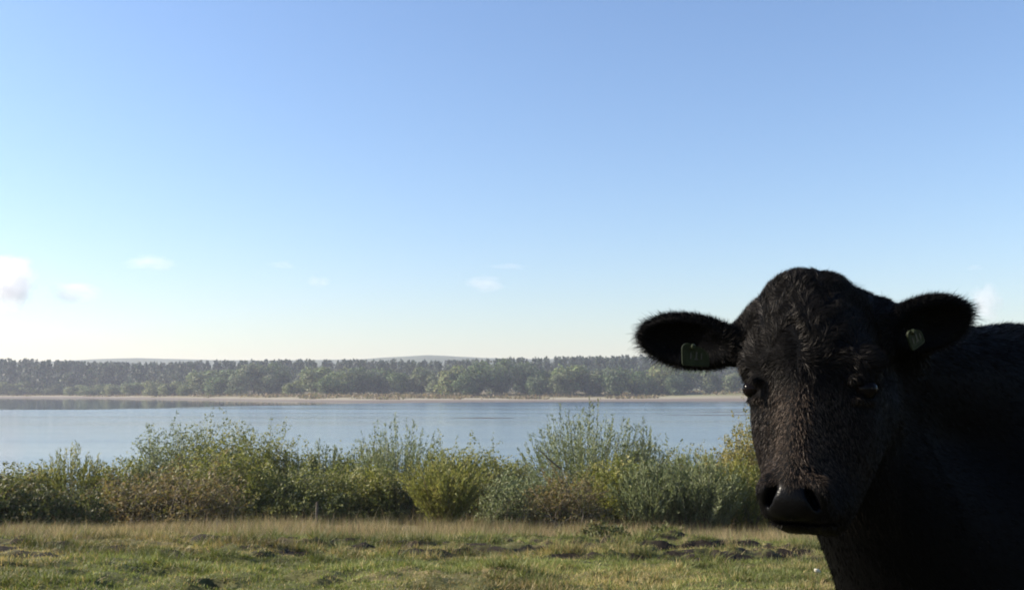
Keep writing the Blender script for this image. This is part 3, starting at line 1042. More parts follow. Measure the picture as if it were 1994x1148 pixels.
def head_sdf(p):
    """p in head frame (u, v, w)"""
    d = s_ell(p, (0, -0.075, 0.075), (0.128, 0.125, 0.14))
    d = smin(d, s_cone(p, (0, -0.10, 0.09), (-0.004, -0.095, 0.200), 0.095, 0.058), 0.05)
    q = p.copy()
    q[..., 0] = np.abs(q[..., 0])
    d = smin(d, s_cone(q, (0.124, -0.11, 0.116), (0.040, -0.10, 0.197), 0.047, 0.050), 0.03)
    d = smin(d, s_cone(p, (0.05, -0.15, 0.155), (0.20, -0.20, 0.118), 0.075, 0.06), 0.04)   # neck crest showing beside the poll
    p0, p = p, to_face(p)
    q = p.copy()
    q[..., 0] = np.abs(q[..., 0])
    d = smin(d, s_ell(q, (0.112, 0.004, 0.050), (0.036, 0.040, 0.028)), 0.035)           # brow
    d = smin(d, s_cone(p, (0, -0.035, 0.02), (0.0, 0.036, -0.16), 0.127, 0.068), 0.05)     # face
    d = smin(d, s_cone(p, (0, 0.056, 0.04), (0, 0.116, -0.172), 0.034, 0.042), 0.035)    # nasal bridge
    d = smin(d, s_cone(q, (0.074, -0.05, -0.02), (0.040, 0.055, -0.20), 0.056, 0.042), 0.045)   # cheek
    d = smin(d, s_ell(q, (0.070, -0.005, -0.075), (0.050, 0.055, 0.095)), 0.04)          # cheek muscle
    d = smin(d, s_cone(q, (0.066, -0.14, -0.055), (0.036, 0.04, -0.245), 0.068, 0.042), 0.05)   # jaw
    d = smin(d, s_ell(p, (0, 0.088, -0.207), (0.071, 0.074, 0.057)), 0.035)              # muzzle
    d = smin(d, s_ell(q, (0.032, 0.112, -0.231), (0.039, 0.046, 0.034)), 0.025)          # upper lip
    d = smin(d, s_ell(p, (0, 0.070, -0.252), (0.050, 0.054, 0.028)), 0.022)              # chin
    d = smin(d, s_ell(q, (0.049, 0.142, -0.196), (0.024, 0.024, 0.030)), 0.02)           # nostril wing
    d = smin(d, s_ell(p, (0, 0.155, -0.214), (0.040, 0.020, 0.032)), 0.02)               # nose pad
    # hollows: eye socket, temple, nostril, mouth line
    d = smax(d, -s_ell(q, (0.138, 0.040, 0.001), (0.032, 0.032, 0.019)), 0.014)
    d = smax(d, -s_ell(q, (0.158, -0.040, 0.052), (0.024, 0.034, 0.034)), 0.03)
    rn = axes((0.50, 0.30, -0.80), (0.25, 1.0, 0.2))
    d = smax(d, -s_ell(q, (0.041, 0.166, -0.204), (0.024, 0.034, 0.0080), rn), 0.007)
    d = smax(d, -s_ell(q, (0.0, 0.125, -0.2535), (0.105, 0.055, 0.0035)), 0.006)
    d = smin(d, s_cone(q, (0.096, 0.062, 0.019), (0.131, 0.018, 0.021), 0.007, 0.008), 0.012)   # upper lid
    d = smin(d, s_cone(q, (0.098, 0.056, -0.019), (0.125, 0.022, -0.022), 0.006, 0.007), 0.012)  # lower lid
    p = p0
    for s, e in EAR.items():
        r = axes(e['ax'], e['op'])
        c = np.array(e['c'])
        lx = r[:, 0]
        ear = s_ell(p, c, (e['L'], 0.034, e['W']), r)
        hollow = s_ell(p, c + r[:, 1] * 0.034 + lx * 0.012, (e['L'] * 0.90, 0.040, e['W'] * 0.80), r)
        ear = smax(ear, -hollow, 0.012)
        root_ = s_cone(p, (s * 0.105, -0.10, 0.085), c - lx * 0.055 - r[:, 1] * 0.008, 0.040, 0.036)
        hr = s_ell(p, c + r[:, 1] * 0.050 - lx * 0.02, (e['L'] * 0.8, 0.045, e['W'] * 0.6), r)
        root_ = smax(root_, -hr, 0.02)
        d = smin(d, smin(ear, root_, 0.022), 0.02)
    return d

def body_pt(along, side, z):
    o = np.array((1.12, 2.50, 0.0)) + BD * along + BS * side
    return (o[0], o[1], COW_GZ + z)
def cow_sdf(p):
    ph = (p - HO) @ np.stack([HU, HV, HW], 1)
    rh = np.linalg.norm(ph, axis=-1)
    d = np.maximum(rh - 0.36, 0.12)
    nh = rh < 0.52                                        # the head's own shapes matter only close to it
    if nh.any():
        d[nh] = head_sdf(ph[nh])
    rb = np.stack([BD, BS, np.array((0, 0, 1.0))], 1)
    b = s_ell(p, body_pt(0.72, 0, 0.90), (0.92, 0.36, 0.42), rb)                  # barrel
    b = smin(b, s_cone(p, body_pt(0.30, 0, 1.20), body_pt(1.35, 0, 1.19), 0.19, 0.17), 0.12)   # top line
    b = smin(b, s_ell(p, body_pt(1.38, 0, 1.02), (0.32, 0.29, 0.36), rb), 0.12)   # rump
    b = smin(b, s_ell(p, body_pt(0.10, 0, 0.86), (0.30, 0.27, 0.40), rb), 0.10)   # shoulder and chest
    b = smin(b, s_cone(p, body_pt(-0.16, 0, 0.62), body_pt(0.25, 0, 0.55), 0.17, 0.2), 0.10)   # brisket
    b = smin(b, s_cone(p, hw(0.03, -0.20, 0.045), body_pt(0.26, 0, 1.19), 0.125, 0.205), 0.10)  # neck crest
    b = smin(b, s_cone(p, hw(0.035, -0.20, -0.09), body_pt(-0.06, 0, 0.76), 0.115, 0.262), 0.10)  # throat
    return smin(d, limbs(p, b, rb), 0.07)

def limbs(p_all, b_all, rb):
    low = (p_all[:, 2] < COW_GZ + 1.30) & (((p_all - HO) ** 2).sum(-1) > 0.40 ** 2)
    if not low.any():
        return b_all
    p, b = p_all[low], b_all[low]
    for sd in (-1, 1):
        b = smin(b, s_ell(p, body_pt(0.16, 0.20 * sd, 0.82), (0.20, 0.13, 0.34), rb), 0.08)
        # front leg: forearm, knee, cannon, hoof end
        b = smin(b, s_cone(p, body_pt(0.12, 0.20 * sd, 0.66), body_pt(0.06, 0.18 * sd, 0.40), 0.115, 0.062), 0.06)
        b = smin(b, s_cone(p, body_pt(0.06, 0.18 * sd, 0.40), body_pt(0.07, 0.18 * sd, 0.13), 0.056, 0.040), 0.03)
        b = smin(b, s_cone(p, body_pt(0.07, 0.18 * sd, 0.13), body_pt(0.03, 0.18 * sd, 0.05), 0.046, 0.056), 0.03)
        # hind leg: thigh, gaskin to the hock, shank
        b = smin(b, s_ell(p, body_pt(1.36, 0.19 * sd, 0.80), (0.25, 0.13, 0.34), rb), 0.08)
        b = smin(b, s_cone(p, body_pt(1.30, 0.20 * sd, 0.66), body_pt(1.56, 0.19 * sd, 0.48), 0.12, 0.06), 0.06)
        b = smin(b, s_cone(p, body_pt(1.56, 0.19 * sd, 0.48), body_pt(1.51, 0.19 * sd, 0.13), 0.058, 0.042), 0.03)
        b = smin(b, s_cone(p, body_pt(1.51, 0.19 * sd, 0.13), body_pt(1.47, 0.19 * sd, 0.05), 0.046, 0.056), 0.03)
    b = smin(b, s_cone(p, body_pt(1.66, 0, 1.18), body_pt(1.74, 0, 0.62), 0.05, 0.022), 0.05)   # tail
    b = smin(b, s_cone(p, body_pt(1.74, 0, 0.62), body_pt(1.74, 0, 0.38), 0.03, 0.045), 0.03)
    b_all = b_all.copy()
    b_all[low] = b
    return b_all

def axis_lines(segs):
    """rectilinear grid lines: fine near the head, coarse elsewhere"""
    return np.concatenate([np.arange(a, b - 1e-9, st) for a, b, st in segs])

def surface_nets(xs, ys, zs, fn, fine_box):
    nx, ny, nz = len(xs), len(ys), len(zs)
    D = np.empty((nx, ny, nz), dtype=np.float32)
    K = 8
    bl = [(i, min(i + K, nx), j, min(j + K, ny), k, min(k + K, nz)) for i in range(0, nx, K) for j in range(0, ny, K) for k in range(0, nz, K)]
    lo = np.array([(xs[b[0]], ys[b[2]], zs[b[4]]) for b in bl])
    hi = np.array([(xs[b[1] - 1], ys[b[3] - 1], zs[b[5] - 1]) for b in bl])
    cd = fn((lo + hi) / 2)
    hot = np.abs(cd) < 0.95 * np.linalg.norm(hi - lo, axis=1) + 0.03
    for b, c, h in zip(bl, cd, hot):
        if not h:
            D[b[0]:b[1], b[2]:b[3], b[4]:b[5]] = c
    hb = [b for b, h in zip(bl, hot) if h]
    for g0 in range(0, len(hb), 200):
        grp = hb[g0:g0 + 200]
        pts = [np.stack(np.meshgrid(xs[b[0]:b[1]], ys[b[2]:b[3]], zs[b[4]:b[5]], indexing='ij'), -1).reshape(-1, 3) for b in grp]
        val = fn(np.concatenate(pts))
        o = 0
        for b, p_ in zip(grp, pts):
            D[b[0]:b[1], b[2]:b[3], b[4]:b[5]] = val[o:o + len(p_)].reshape(b[1] - b[0], b[3] - b[2], b[5] - b[4])
            o += len(p_)
    sgn = D < 0
    c = [sgn[a:nx - 1 + a, b:ny - 1 + b, e:nz - 1 + e] for a in (0, 1) for b in (0, 1) for e in (0, 1)]
    cnt = sum(k.astype(np.int8) for k in c)
    act = (cnt > 0) & (cnt < 8)
    ci, cj, ck = np.nonzero(act)
    vid = -np.ones(act.shape, dtype=np.int64)
    vid[ci, cj, ck] = np.arange(len(ci))
    acc = np.zeros((len(ci), 3))
    num = np.zeros(len(ci))
    corners = [(a, b, e) for a in (0, 1) for b in (0, 1) for e in (0, 1)]
    def cpos(a, b, e):
        return np.stack([xs[ci + a], ys[cj + b], zs[ck + e]], -1), D[ci + a, cj + b, ck + e]
    for m in range(8):
        for n_ in range(m + 1, 8):
            A, B = corners[m], corners[n_]
            if sum(abs(A[t] - B[t]) for t in range(3)) != 1:
                continue
            pa, da = cpos(*A)
            pb, db = cpos(*B)
            x = (da < 0) != (db < 0)
            t = np.where(x, da / np.where(x, da - db, 1), 0)
            acc += np.where(x[:, None], pa + (pb - pa) * t[:, None], 0)
            num += x
    V = acc / num[:, None]
    faces = []
    for axis in range(3):
        s0 = [slice(None)] * 3
        s1 = [slice(None)] * 3
        s0[axis] = slice(0, -1)
        s1[axis] = slice(1, None)
        a, b = sgn[tuple(s0)], sgn[tuple(s1)]
        i, j, k = np.nonzero(a != b)
        inside = a[i, j, k]
        o = [(1, 2), (2, 0), (0, 1)][axis]
        ijk = [i, j, k]
        ok = (ijk[o[0]] > 0) & (ijk[o[1]] > 0) & (ijk[o[0]] < D.shape[o[0]] - 1) & (ijk[o[1]] < D.shape[o[1]] - 1)
        ijk = [q[ok] for q in ijk]
        inside = inside[ok]
        def vv(d0, d1):
            t = [q.copy() for q in ijk]
            t[o[0]] = t[o[0]] - 1 + d0
            t[o[1]] = t[o[1]] - 1 + d1
            return vid[t[0], t[1], t[2]]
        q = np.stack([vv(0, 0), vv(1, 0), vv(1, 1), vv(0, 1)], -1)
        q = np.where(inside[:, None], q, q[:, ::-1])
        faces.append(q)
    F_ = np.concatenate(faces)
    return V, F_[(F_ >= 0).all(1)]

hx0, hx1 = HO[0] - 0.42, HO[0] + 0.42
hy0, hy1 = HO[1] - 0.24, HO[1] + 0.26
hz0, hz1 = HO[2] - 0.31, HO[2] + 0.28
xs = axis_lines([(hx0, hx1, 0.0055), (hx1, 2.95, 0.03)])
ys = axis_lines([(hy0, hy1, 0.0055), (hy1, 4.1, 0.03)])
zs = axis_lines([(COW_GZ - 0.06, hz0, 0.03), (hz0, hz1, 0.0055), (hz1, hz1 + 0.2, 0.03)])
CV, CF = surface_nets(xs, ys, zs, cow_sdf, None)
# two rounds of gentle smoothing, then exact normals from the distance field
def smooth_pass(V, F_, lam):
    s = np.zeros_like(V)
    n = np.zeros(len(V))
    for a, b in ((0, 1), (1, 2), (2, 3), (3, 0)):
        np.add.at(s, F_[:, a], V[F_[:, b]])
        np.add.at(s, F_[:, b], V[F_[:, a]])
        np.add.at(n, F_[:, a], 1)
        np.add.at(n, F_[:, b], 1)
    return V + lam * (s / np.maximum(n, 1)[:, None] - V)
for lam in (0.5, -0.3, 0.4):
    CV = smooth_pass(CV, CF, lam)

cow = bpy.data.objects.new('cow', None)
C.objects.link(cow)
bp_ = body_pt(0.75, 0, 0)
cow.location = bp_
tag(cow, 'black cow with a tag in each ear looking at the camera', 'cow')
COW_O = np.array(bp_)

def coat_material(name, hair):
    m, nt, b, out = new_mat(name)
    at = N(nt, 'ShaderNodeAttribute', attribute_name='Col')
    b.inputs['Specular IOR Level'].default_value = 0.5
    if hair:
        nt.links.new(at.outputs['Color'], b.inputs['Base Color'])
        b.inputs['Roughness'].default_value = 0.40
        sh = N(nt, 'ShaderNodeAttribute', attribute_name='sheen')
        nt.links.new(sh.outputs['Fac'], b.inputs['Specular IOR Level'])
        b.inputs['Specular Tint'].default_value = (1.0, 0.93, 0.86, 1)
    else:
        wet = N(nt, 'ShaderNodeAttribute', attribute_name='wet')
        tc = N(nt, 'ShaderNodeTexCoord')
        no = N(nt, 'ShaderNodeTexNoise')
        no.inputs['Scale'].default_value = 160
        no.inputs['Detail'].default_value = 4
        nt.links.new(tc.outputs['Object'], no.inputs['Vector'])
        vo = N(nt, 'ShaderNodeTexVoronoi')
        vo.inputs['Scale'].default_value = 230
        nt.links.new(tc.outputs['Object'], vo.inputs['Vector'])
        mh = N(nt, 'ShaderNodeMix')
        nt.links.new(wet.outputs['Fac'], mh.inputs[0])
        nt.links.new(no.outputs['Fac'], mh.inputs[2])
        nt.links.new(vo.outputs['Distance'], mh.inputs[3])
        bp = N(nt, 'ShaderNodeBump')
        bp.inputs['Strength'].default_value = 0.25
        bp.inputs['Distance'].default_value = 0.0015
        nt.links.new(mh.outputs[0], bp.inputs['Height'])
        nt.links.new(bp.outputs[0], b.inputs['Normal'])
        mr = N(nt, 'ShaderNodeMapRange')
        mr.inputs['To Min'].default_value = 0.62
        mr.inputs['To Max'].default_value = 0.28
        nt.links.new(wet.outputs['Fac'], mr.inputs['Value'])
        nt.links.new(mr.outputs[0], b.inputs['Roughness'])
        sp = N(nt, 'ShaderNodeMapRange')
        sp.inputs['To Min'].default_value = 0.03
        sp.inputs['To Max'].default_value = 0.07
        nt.links.new(wet.outputs['Fac'], sp.inputs['Value'])
        nt.links.new(sp.outputs[0], b.inputs['Specular IOR Level'])
        nt.links.new(at.outputs['Color'], b.inputs['Base Color'])
    return m
M['hide'] = coat_material('black_hide', False)
M['hair'] = coat_material('black_hair', True)

def to_head(V):
    return (V - HO) @ np.stack([HU, HV, HW], 1)
def wetness(q):
    """bare wet skin of the muzzle"""
    q = to_face(q)
    d = s_ell(np.stack([np.abs(q[:, 0]), q[:, 1], q[:, 2]], -1), (0.030, 0.170, -0.214), (0.036, 0.032, 0.034))
    return 1 - ss(-0.008, 0.008, d)
def brown_lit_face(q):
    """sun-bleached brownish hair along the nose, lightened further as painted sunlight"""
    q = to_face(q)
    return np.exp(-(q[:, 0] / 0.08) ** 2) * ss(0.03, -0.03, q[:, 2]) * (1 - ss(-0.15, -0.20, q[:, 2])) * ss(-0.02, 0.03, q[:, 1])
qh = to_head(CV)
wet = wetness(qh)
base = np.ones((len(CV), 3)) * np.array([0.0020, 0.0020, 0.0023])
me = raw_mesh('body', CV - COW_O, CF, smooth=True)
color_attr(me, base)
float_attr(me, wet, 'wet')
body = link('body', me, M['hide'], cow)
nc = len(CF)

# ---- coat: short hairs lying along the growth of the coat
def sdf_normal(p):
    e = 0.004
    g = np.stack([cow_sdf(p + d) - cow_sdf(p - d) for d in (np.array((e, 0, 0)), np.array((0, e, 0)), np.array((0, 0, e)))], -1)
    return unit(g)
rng = np.random.default_rng(91)
tri = np.concatenate([CF[:, [0, 1, 2]], CF[:, [0, 2, 3]]])
A, B_, C_ = CV[tri[:, 0]], CV[tri[:, 1]], CV[tri[:, 2]]
cr = np.cross(B_ - A, C_ - A)
area = 0.5 * np.linalg.norm(cr, axis=1)
cen = (A + B_ + C_) / 3
qc = to_head(cen)
is_head = (np.abs(qc[:, 0]) < 0.40) & (qc[:, 1] > -0.26) & (qc[:, 2] > -0.32) & (qc[:, 2] < 0.30)
near = cen[:, 1] < 3.0
dens = np.where(is_head & (qc[:, 1] > -0.09) & (np.abs(qc[:, 0]) < 0.17), 1.6, np.where(is_head, 0.8, np.where(near, 0.22, 0.05)))
pr = area * dens
pr /= pr.sum()
NH = 360000
ti = rng.choice(len(tri), NH, p=pr)
r1, r2 = np.sqrt(rng.random(NH)), rng.random(NH)
hp = A[ti] * (1 - r1)[:, None] + B_[ti] * (r1 * (1 - r2))[:, None] + C_[ti] * (r1 * r2)[:, None]
hn = unit(cr[ti])
q = to_head(hp)
keep = wetness(q) < 0.3
# keep the eye openings free
qf = to_face(q)
qa = np.stack([np.abs(qf[:, 0]), qf[:, 1], qf[:, 2]], -1)
keep &= np.linalg.norm((qa - np.array((0.128, 0.036, 0.001))) / np.array((0.031, 0.035, 0.021)), axis=1) > 1
hp, hn, q, qf = hp[keep], hn[keep], q[keep], qf[keep]
n = len(hp)
headm = (np.abs(q[:, 0]) < 0.40) & (q[:, 1] > -0.24) & (q[:, 2] > -0.32) & (q[:, 2] < 0.30)
# groom direction
g = np.tile(BD * 0.8 + np.array((0, 0, -0.6)), (n, 1))
whorl = np.array((0.0, 0.07, 0.05))
rel = q - whorl
up = ss(0.0, 0.06, q[:, 2])
u_, w_ = qf[:, 0], q[:, 2]
gu = np.sign(u_) * 0.30 * ss(0, 0.03, np.abs(u_))
gf = np.stack([gu, np.zeros(n), -1.0 + 1.9 * ss(0.02, 0.11, w_ + 0.02 * np.sin(u_ * 50))], -1)
gf[:, 0] += 1.2 * np.sign(u_) * np.exp(-((w_ - 0.06) / 0.025) ** 2)
gf[:, 0] += 1.1 * np.sin(w_ * 75 + 3 * np.sin(u_ * 60)) * up         # curls of the forehead and poll
gf[:, 2] += 0.7 * np.cos(u_ * 80 + w_ * 40) * up
gw = gf[:, 0:1] * face_dir(1, 0, 0) + gf[:, 1:2] * face_dir(0, 1, 0) + gf[:, 2:3] * HW
face = headm & (np.abs(q[:, 0]) < 0.175)
g = np.where(face[:, None], gw, g)
length = np.where(face, 0.009 + 0.005 * rng.random(n) + 0.010 * up * rng.random(n), 0.012 + 0.008 * rng.random(n))
length = np.where(~headm & (q[:, 2] > 0.05), length + 0.012, length)
lift = np.where(face, 0.22 + 0.30 * up, 0.25)
radius = np.where(headm, 0.00055, 0.0009)
for s, e in EAR.items():
    r = axes(e['ax'], e['op'])
    c = np.array(e['c'])
    lq = (q - c) @ r
    k = (np.abs(lq[:, 0]) < e['L'] * 1.15) & (np.abs(lq[:, 1]) < 0.05) & (np.abs(lq[:, 2]) < e['W'] * 1.3) & (q[:, 0] * s > 0.15)
    rimr = np.sqrt((lq[:, 0] / e['L']) ** 2 + (lq[:, 2] / e['W']) ** 2)
    out_ = np.stack([lq[:, 0] / e['L'] + 0.35, 0.05 * np.ones(n), lq[:, 2] / e['W']], -1)
    ew = (unit(out_) @ r.T)
    ew = ew[:, 0:1] * HU + ew[:, 1:2] * HV + ew[:, 2:3] * HW
    rim = ss(0.70, 0.98, rimr)
    g = np.where(k[:, None], ew, g)
    length = np.where(k, 0.010 + 0.005 * rng.random(n) + rim * (0.002 + 0.010 * rng.random(n)) , length)
    lift = np.where(k, 0.28, lift)
g = g - hn * (g * hn).sum(-1, keepdims=True)
g = unit(unit(g) + 0.17 * rng.normal(size=(n, 3)))
d0 = unit(g + hn * lift[:, None])
d1 = unit(g + hn * (lift * 0.1)[:, None] + 0.15 * rng.normal(size=(n, 3)))
side = unit(np.cross(d0, unit(hn + 0.9 * rng.normal(size=(n, 3)))))
b0 = hp - hn * 0.001
v = np.stack([b0 - side * radius[:, None], b0 + side * radius[:, None], b0 + d0 * (length * 0.6)[:, None] + d1 * (length * 0.4)[:, None]], 1)
hc = np.where(face[:, None], np.array([[0.006, 0.0054, 0.0052]]), np.array([[0.0020, 0.0020, 0.0023]]))  # face hair paler than the body's, standing in for sunlight on it
bf = brown_lit_face(q)[:, None] * (0.5 + 0.8 * rng.random((n, 1)))
hc = hc * (1 - bf) + np.array([0.085, 0.063, 0.047]) * bf  # brown brightened so the nose hair looks sunlit
hc *= (1 + 0.25 * rng.normal(size=(n, 1)))
me = raw_mesh('coat', (v - COW_O).reshape(-1, 3), np.arange(3 * n).reshape(n, 3))
color_attr(me, np.repeat(np.clip(hc, 0.001, 0.2), 3, axis=0))
float_attr(me, np.repeat(np.where(face, 0.08, np.where(headm, 0.05, 0.035)), 3), 'sheen')
tag(link('coat', me, M['hair'], cow), 'short black hair of the coat', kind='stuff')

# ---- poll tuft and ear fringe of longer single hairs
def long_hair(name, roots, dirs, lens, rad, droop, lab):
    n = len(roots)
    k = 5
    t = np.linspace(0, 1, k)[None, :, None]
    side_r = unit(rng.normal(size=(n, 3)))
    path = roots[:, None] + dirs[:, None] * lens[:, None, None] * t + (np.array((0, 0, -1.0)) * droop + side_r[:, None] * 0.22) * lens[:, None, None] * t ** 2
    vv, ff = tubes(path, np.linspace(1, 0.15, k)[None, :] * np.full((n, 1), rad), 3)
    me = raw_mesh(name, vv - COW_O, ff)
    color_attr(me, np.ones((len(vv), 3)) * np.array([0.006, 0.0055, 0.006]))
    float_attr(me, np.full(len(vv), 0.10), 'sheen')
    tag(link(name, me, M['hair'], cow), lab, kind='stuff')
qv = to_head(CV)
vn = sdf_normal(CV[np.nonzero((qv[:, 2] > 0.13) & (np.abs(qv[:, 0]) < 0.16))[0]])
pi = np.nonzero((qv[:, 2] > 0.13) & (np.abs(qv[:, 0]) < 0.16))[0]
sel = rng.integers(0, len(pi), 900)
w_poll = rng.random(900) < ss(0.13, 0.22, qv[pi[sel], 2]) * 0.8 + 0.12
sel = sel[w_poll]
dirs = unit(vn[sel] * 0.7 + HU * (0.7 + 0.5 * rng.normal(size=(len(sel), 1))) + HV * 0.4 * rng.normal(size=(len(sel), 1)) + 0.3 * rng.normal(size=(len(sel), 3)))
long_hair('poll_tuft', CV[pi[sel]] - vn[sel] * 0.003, dirs, 0.010 + 0.020 * rng.random(len(sel)) ** 3 + 0.035 * rng.random(len(sel)) ** 14, 0.0005, 0.35, 'tousled tuft of hair on top of the head')
rt, dr, ln_ = [], [], []
for s, e in EAR.items():
    r = axes(e['ax'], e['op'])
    c = np.array(e['c'])
    m_ = 1500
    a = rng.random(m_) * 2 * math.pi
    rr = 0.90 + 0.08 * rng.random(m_)
    keep = np.cos(a) > -0.75
    a, rr = a[keep], rr[keep]
    m_ = len(a)
    l = np.stack([e['L'] * rr * np.cos(a), 0.006 * rng.normal(size=m_) + 0.004, e['W'] * rr * np.sin(a)], -1)
    o_ = unit(np.stack([np.cos(a) / e['L'] * 0.08 + 0.35, 0.45 * rng.normal(size=m_) * 0.6, np.sin(a) / e['W'] * 0.05], -1) + 0.22 * rng.normal(size=(m_, 3)))
    wl = c + l @ r.T
    wd = o_ @ r.T
    rt.append(HO + wl[:, 0:1] * HU + wl[:, 1:2] * HV + wl[:, 2:3] * HW)
    dr.append(wd[:, 0:1] * HU + wd[:, 1:2] * HV + wd[:, 2:3] * HW)
    ln_.append((0.009 + 0.017 * rng.random(m_) ** 1.5) * (0.6 + 0.7 * ss(-0.3, 1.0, np.cos(a))))
long_hair('ear_fringe', np.concatenate(rt), np.concatenate(dr), np.concatenate(ln_), 0.0006, 0.15, 'fringe of hair round the ears')

# ---- eyes
def eyeball(side):
    import bmesh
    m = M.get('eye')
    if m is None:
        m, nt, b, out = new_mat('dark_eye')
        tc = N(nt, 'ShaderNodeTexCoord')
        gr = N(nt, 'ShaderNodeSeparateXYZ')
        nt.links.new(tc.outputs['Object'], gr.inputs[0])
        mr = N(nt, 'ShaderNodeMapRange')
        mr.inputs['From Min'].default_value = 0.004
        mr.inputs['From Max'].default_value = 0.014
        nt.links.new(gr.outputs['Z'], mr.inputs['Value'])
        r = ramp(nt, mr.outputs[0], [(0.0, (0.010, 0.007, 0.005)), (0.5, (0.004, 0.003, 0.003))])
        nt.links.new(r.outputs[0], b.inputs['Base Color'])
        b.inputs['Roughness'].default_value = 0.10
        b.inputs['Specular IOR Level'].default_value = 0.06
        M['eye'] = m
    bm = bmesh.new()
    bmesh.ops.create_uvsphere(bm, u_segments=32, v_segments=20, radius=0.0222)
    for v in bm.verts:
        if v.co.z > 0.012:                       # cornea bulge
            v.co.z += (v.co.z - 0.012) * 0.35
    me = bpy.data.meshes.new('eye')
    bm.to_mesh(me)
    bm.free()
    for p_ in me.polygons:
        p_.use_smooth = True
    o = link('eye', me, m, cow)
    c = hw(*from_face(side * 0.1130, 0.0265, 0.000))
    look = Vector(face_dir(side * 0.75, 0.66, 0))
    o.location = Vector(c - COW_O)
    o.rotation_euler = look.to_track_quat('Z', 'Y').to_euler()
for s in (-1, 1):
    eyeball(s)

# ---- ear tags
def tag_mesh(w, h, th):
    """rounded four-sided tag plate with a raised rim and a narrowed top"""
    import bmesh
    bm = bmesh.new()
    pts = []
    cor = [(-w * 0.44, -h / 2, 0.006), (w * 0.5, -h / 2, 0.005), (w * 0.46, h * 0.05, 0.007), (w * 0.22, h * 0.28, 0.006), (-w * 0.34, h / 2, 0.006), (-w * 0.5, h * 0.34, 0.006)]
    k = len(cor)
    for i, (x, y, r) in enumerate(cor):
        p0, p1, p2 = Vector(cor[i - 1][:2]), Vector((x, y)), Vector(cor[(i + 1) % k][:2])
        a, b = p1 + (p0 - p1).normalized() * r, p1 + (p2 - p1).normalized() * r
        for t in (0, 0.33, 0.67, 1):
            pts.append((1 - t) ** 2 * a + 2 * t * (1 - t) * p1 + t * t * b)
    vf = [bm.verts.new((p.x, -th / 2, p.y)) for p in pts]
    vi = [bm.verts.new((p.x * 0.86, -th / 2, p.y * 0.84)) for p in pts]
    vj = [bm.verts.new((p.x * 0.83, -th / 2 + 0.0012, p.y * 0.81)) for p in pts]
    vb = [bm.verts.new((p.x, th / 2, p.y)) for p in pts]
    m = len(pts)
    for i in range(m):
        j = (i + 1) % m
        bm.faces.new((vf[i], vf[j], vi[j], vi[i]))
        bm.faces.new((vi[i], vi[j], vj[j], vj[i]))
        bm.faces.new((vb[i], vb[j], vf[j], vf[i]))
    bm.faces.new(vj)
    bm.faces.new(vb[::-1])
    bmesh.ops.recalc_face_normals(bm, faces=bm.faces)
    for v in bm.verts:                            # slight curl of the soft plastic
        v.co.y += 2.2 * v.co.x ** 2
    me = bpy.data.meshes.new('ear_tag')
    bm.to_mesh(me)
    bm.free()
    return me
def plastic(name, col, rough=0.45):
    m, nt, b, out = new_mat(name)
    no = N(nt, 'ShaderNodeTexNoise')
    no.inputs['Scale'].default_value = 55
    no.inputs['Detail'].default_value = 5
    tc = N(nt, 'ShaderNodeTexCoord')
    nt.links.new(tc.outputs['Object'], no.inputs['Vector'])
    r = ramp(nt, no.outputs['Fac'], [(0.35, tuple(c * 0.6 for c in col)), (0.65, col)])
    nt.links.new(r.outputs[0], b.inputs['Base Color'])
    b.inputs['Roughness'].default_value = rough
    return m
M['tag'] = plastic('dull_green_plastic', (0.019, 0.025, 0.010), 0.6)
M['tag'].node_tree.nodes['Principled BSDF'].inputs['Specular IOR Level'].default_value = 0.12
M['tagmark'] = plastic('black_print', (0.02, 0.02, 0.015))
def ear_tag(c, w, h, face_dir, roll, lab, mark=True):
    me = tag_mesh(w, h, 0.004)
    o = link('ear_tag', me, M['tag'], cow)
    o['label'] = lab
    f = Vector(face_dir).normalized()
    qn = (-f).to_track_quat('Y', 'Z')
    o.rotation_mode = 'QUATERNION'
    o.rotation_quaternion = qn @ Matrix.Rotation(roll, 3, 'Y').to_quaternion()
    o.location = Vector(np.asarray(c) - COW_O)
    import bmesh
    # pin button of the tag
    bm = bmesh.new()
    bmesh.ops.create_cone(bm, cap_ends=True, segments=16, radius1=0.0065, radius2=0.0045, depth=0.006, matrix=Matrix.Translation((-w * 0.12, -0.004, h * 0.33)) @ Matrix.Rotation(math.pi / 2, 4, 'X'))
    m2 = bpy.data.meshes.new('pin_button')
    bm.to_mesh(m2)
    bm.free()
    link('pin_button', m2, M['tag'], o)
    if mark:
        # worn print: one upright stroke with a foot, and two fainter strokes
        bm = bmesh.new()
        for (x, z, sx, sz) in [(0.001, -0.002, 0.0035, 0.016), (0.001, -0.0095, 0.008, 0.003), (-0.011, -0.003, 0.0025, 0.013), (0.012, -0.003, 0.0025, 0.013)]:
            bmesh.ops.create_cube(bm, size=1, matrix=Matrix.Translation((x, -0.0011, z)) @ Matrix.Diagonal((sx, 0.0006, sz, 1)))
        m3 = bpy.data.meshes.new('print_mark')
        bm.to_mesh(m3)
        bm.free()
        link('print_mark', m3, M['tagmark'], o)
eL = EAR[-1]
ear_tag(np.array(P(1355, 690, 2.04)), 0.062, 0.048, HV * 1.0 + HU * 0.55 + np.array((0, 0, -0.12)), R(3), 'dull green ear tag in the ear on the left of the picture')
ear_tag(np.array(P(1783, 656, 2.02)), 0.045, 0.045, HV * 0.5 + HU * 0.62 + np.array((0, 0, -0.1)), R(-28), 'dull ear tag seen at an angle in the ear on the right', True)

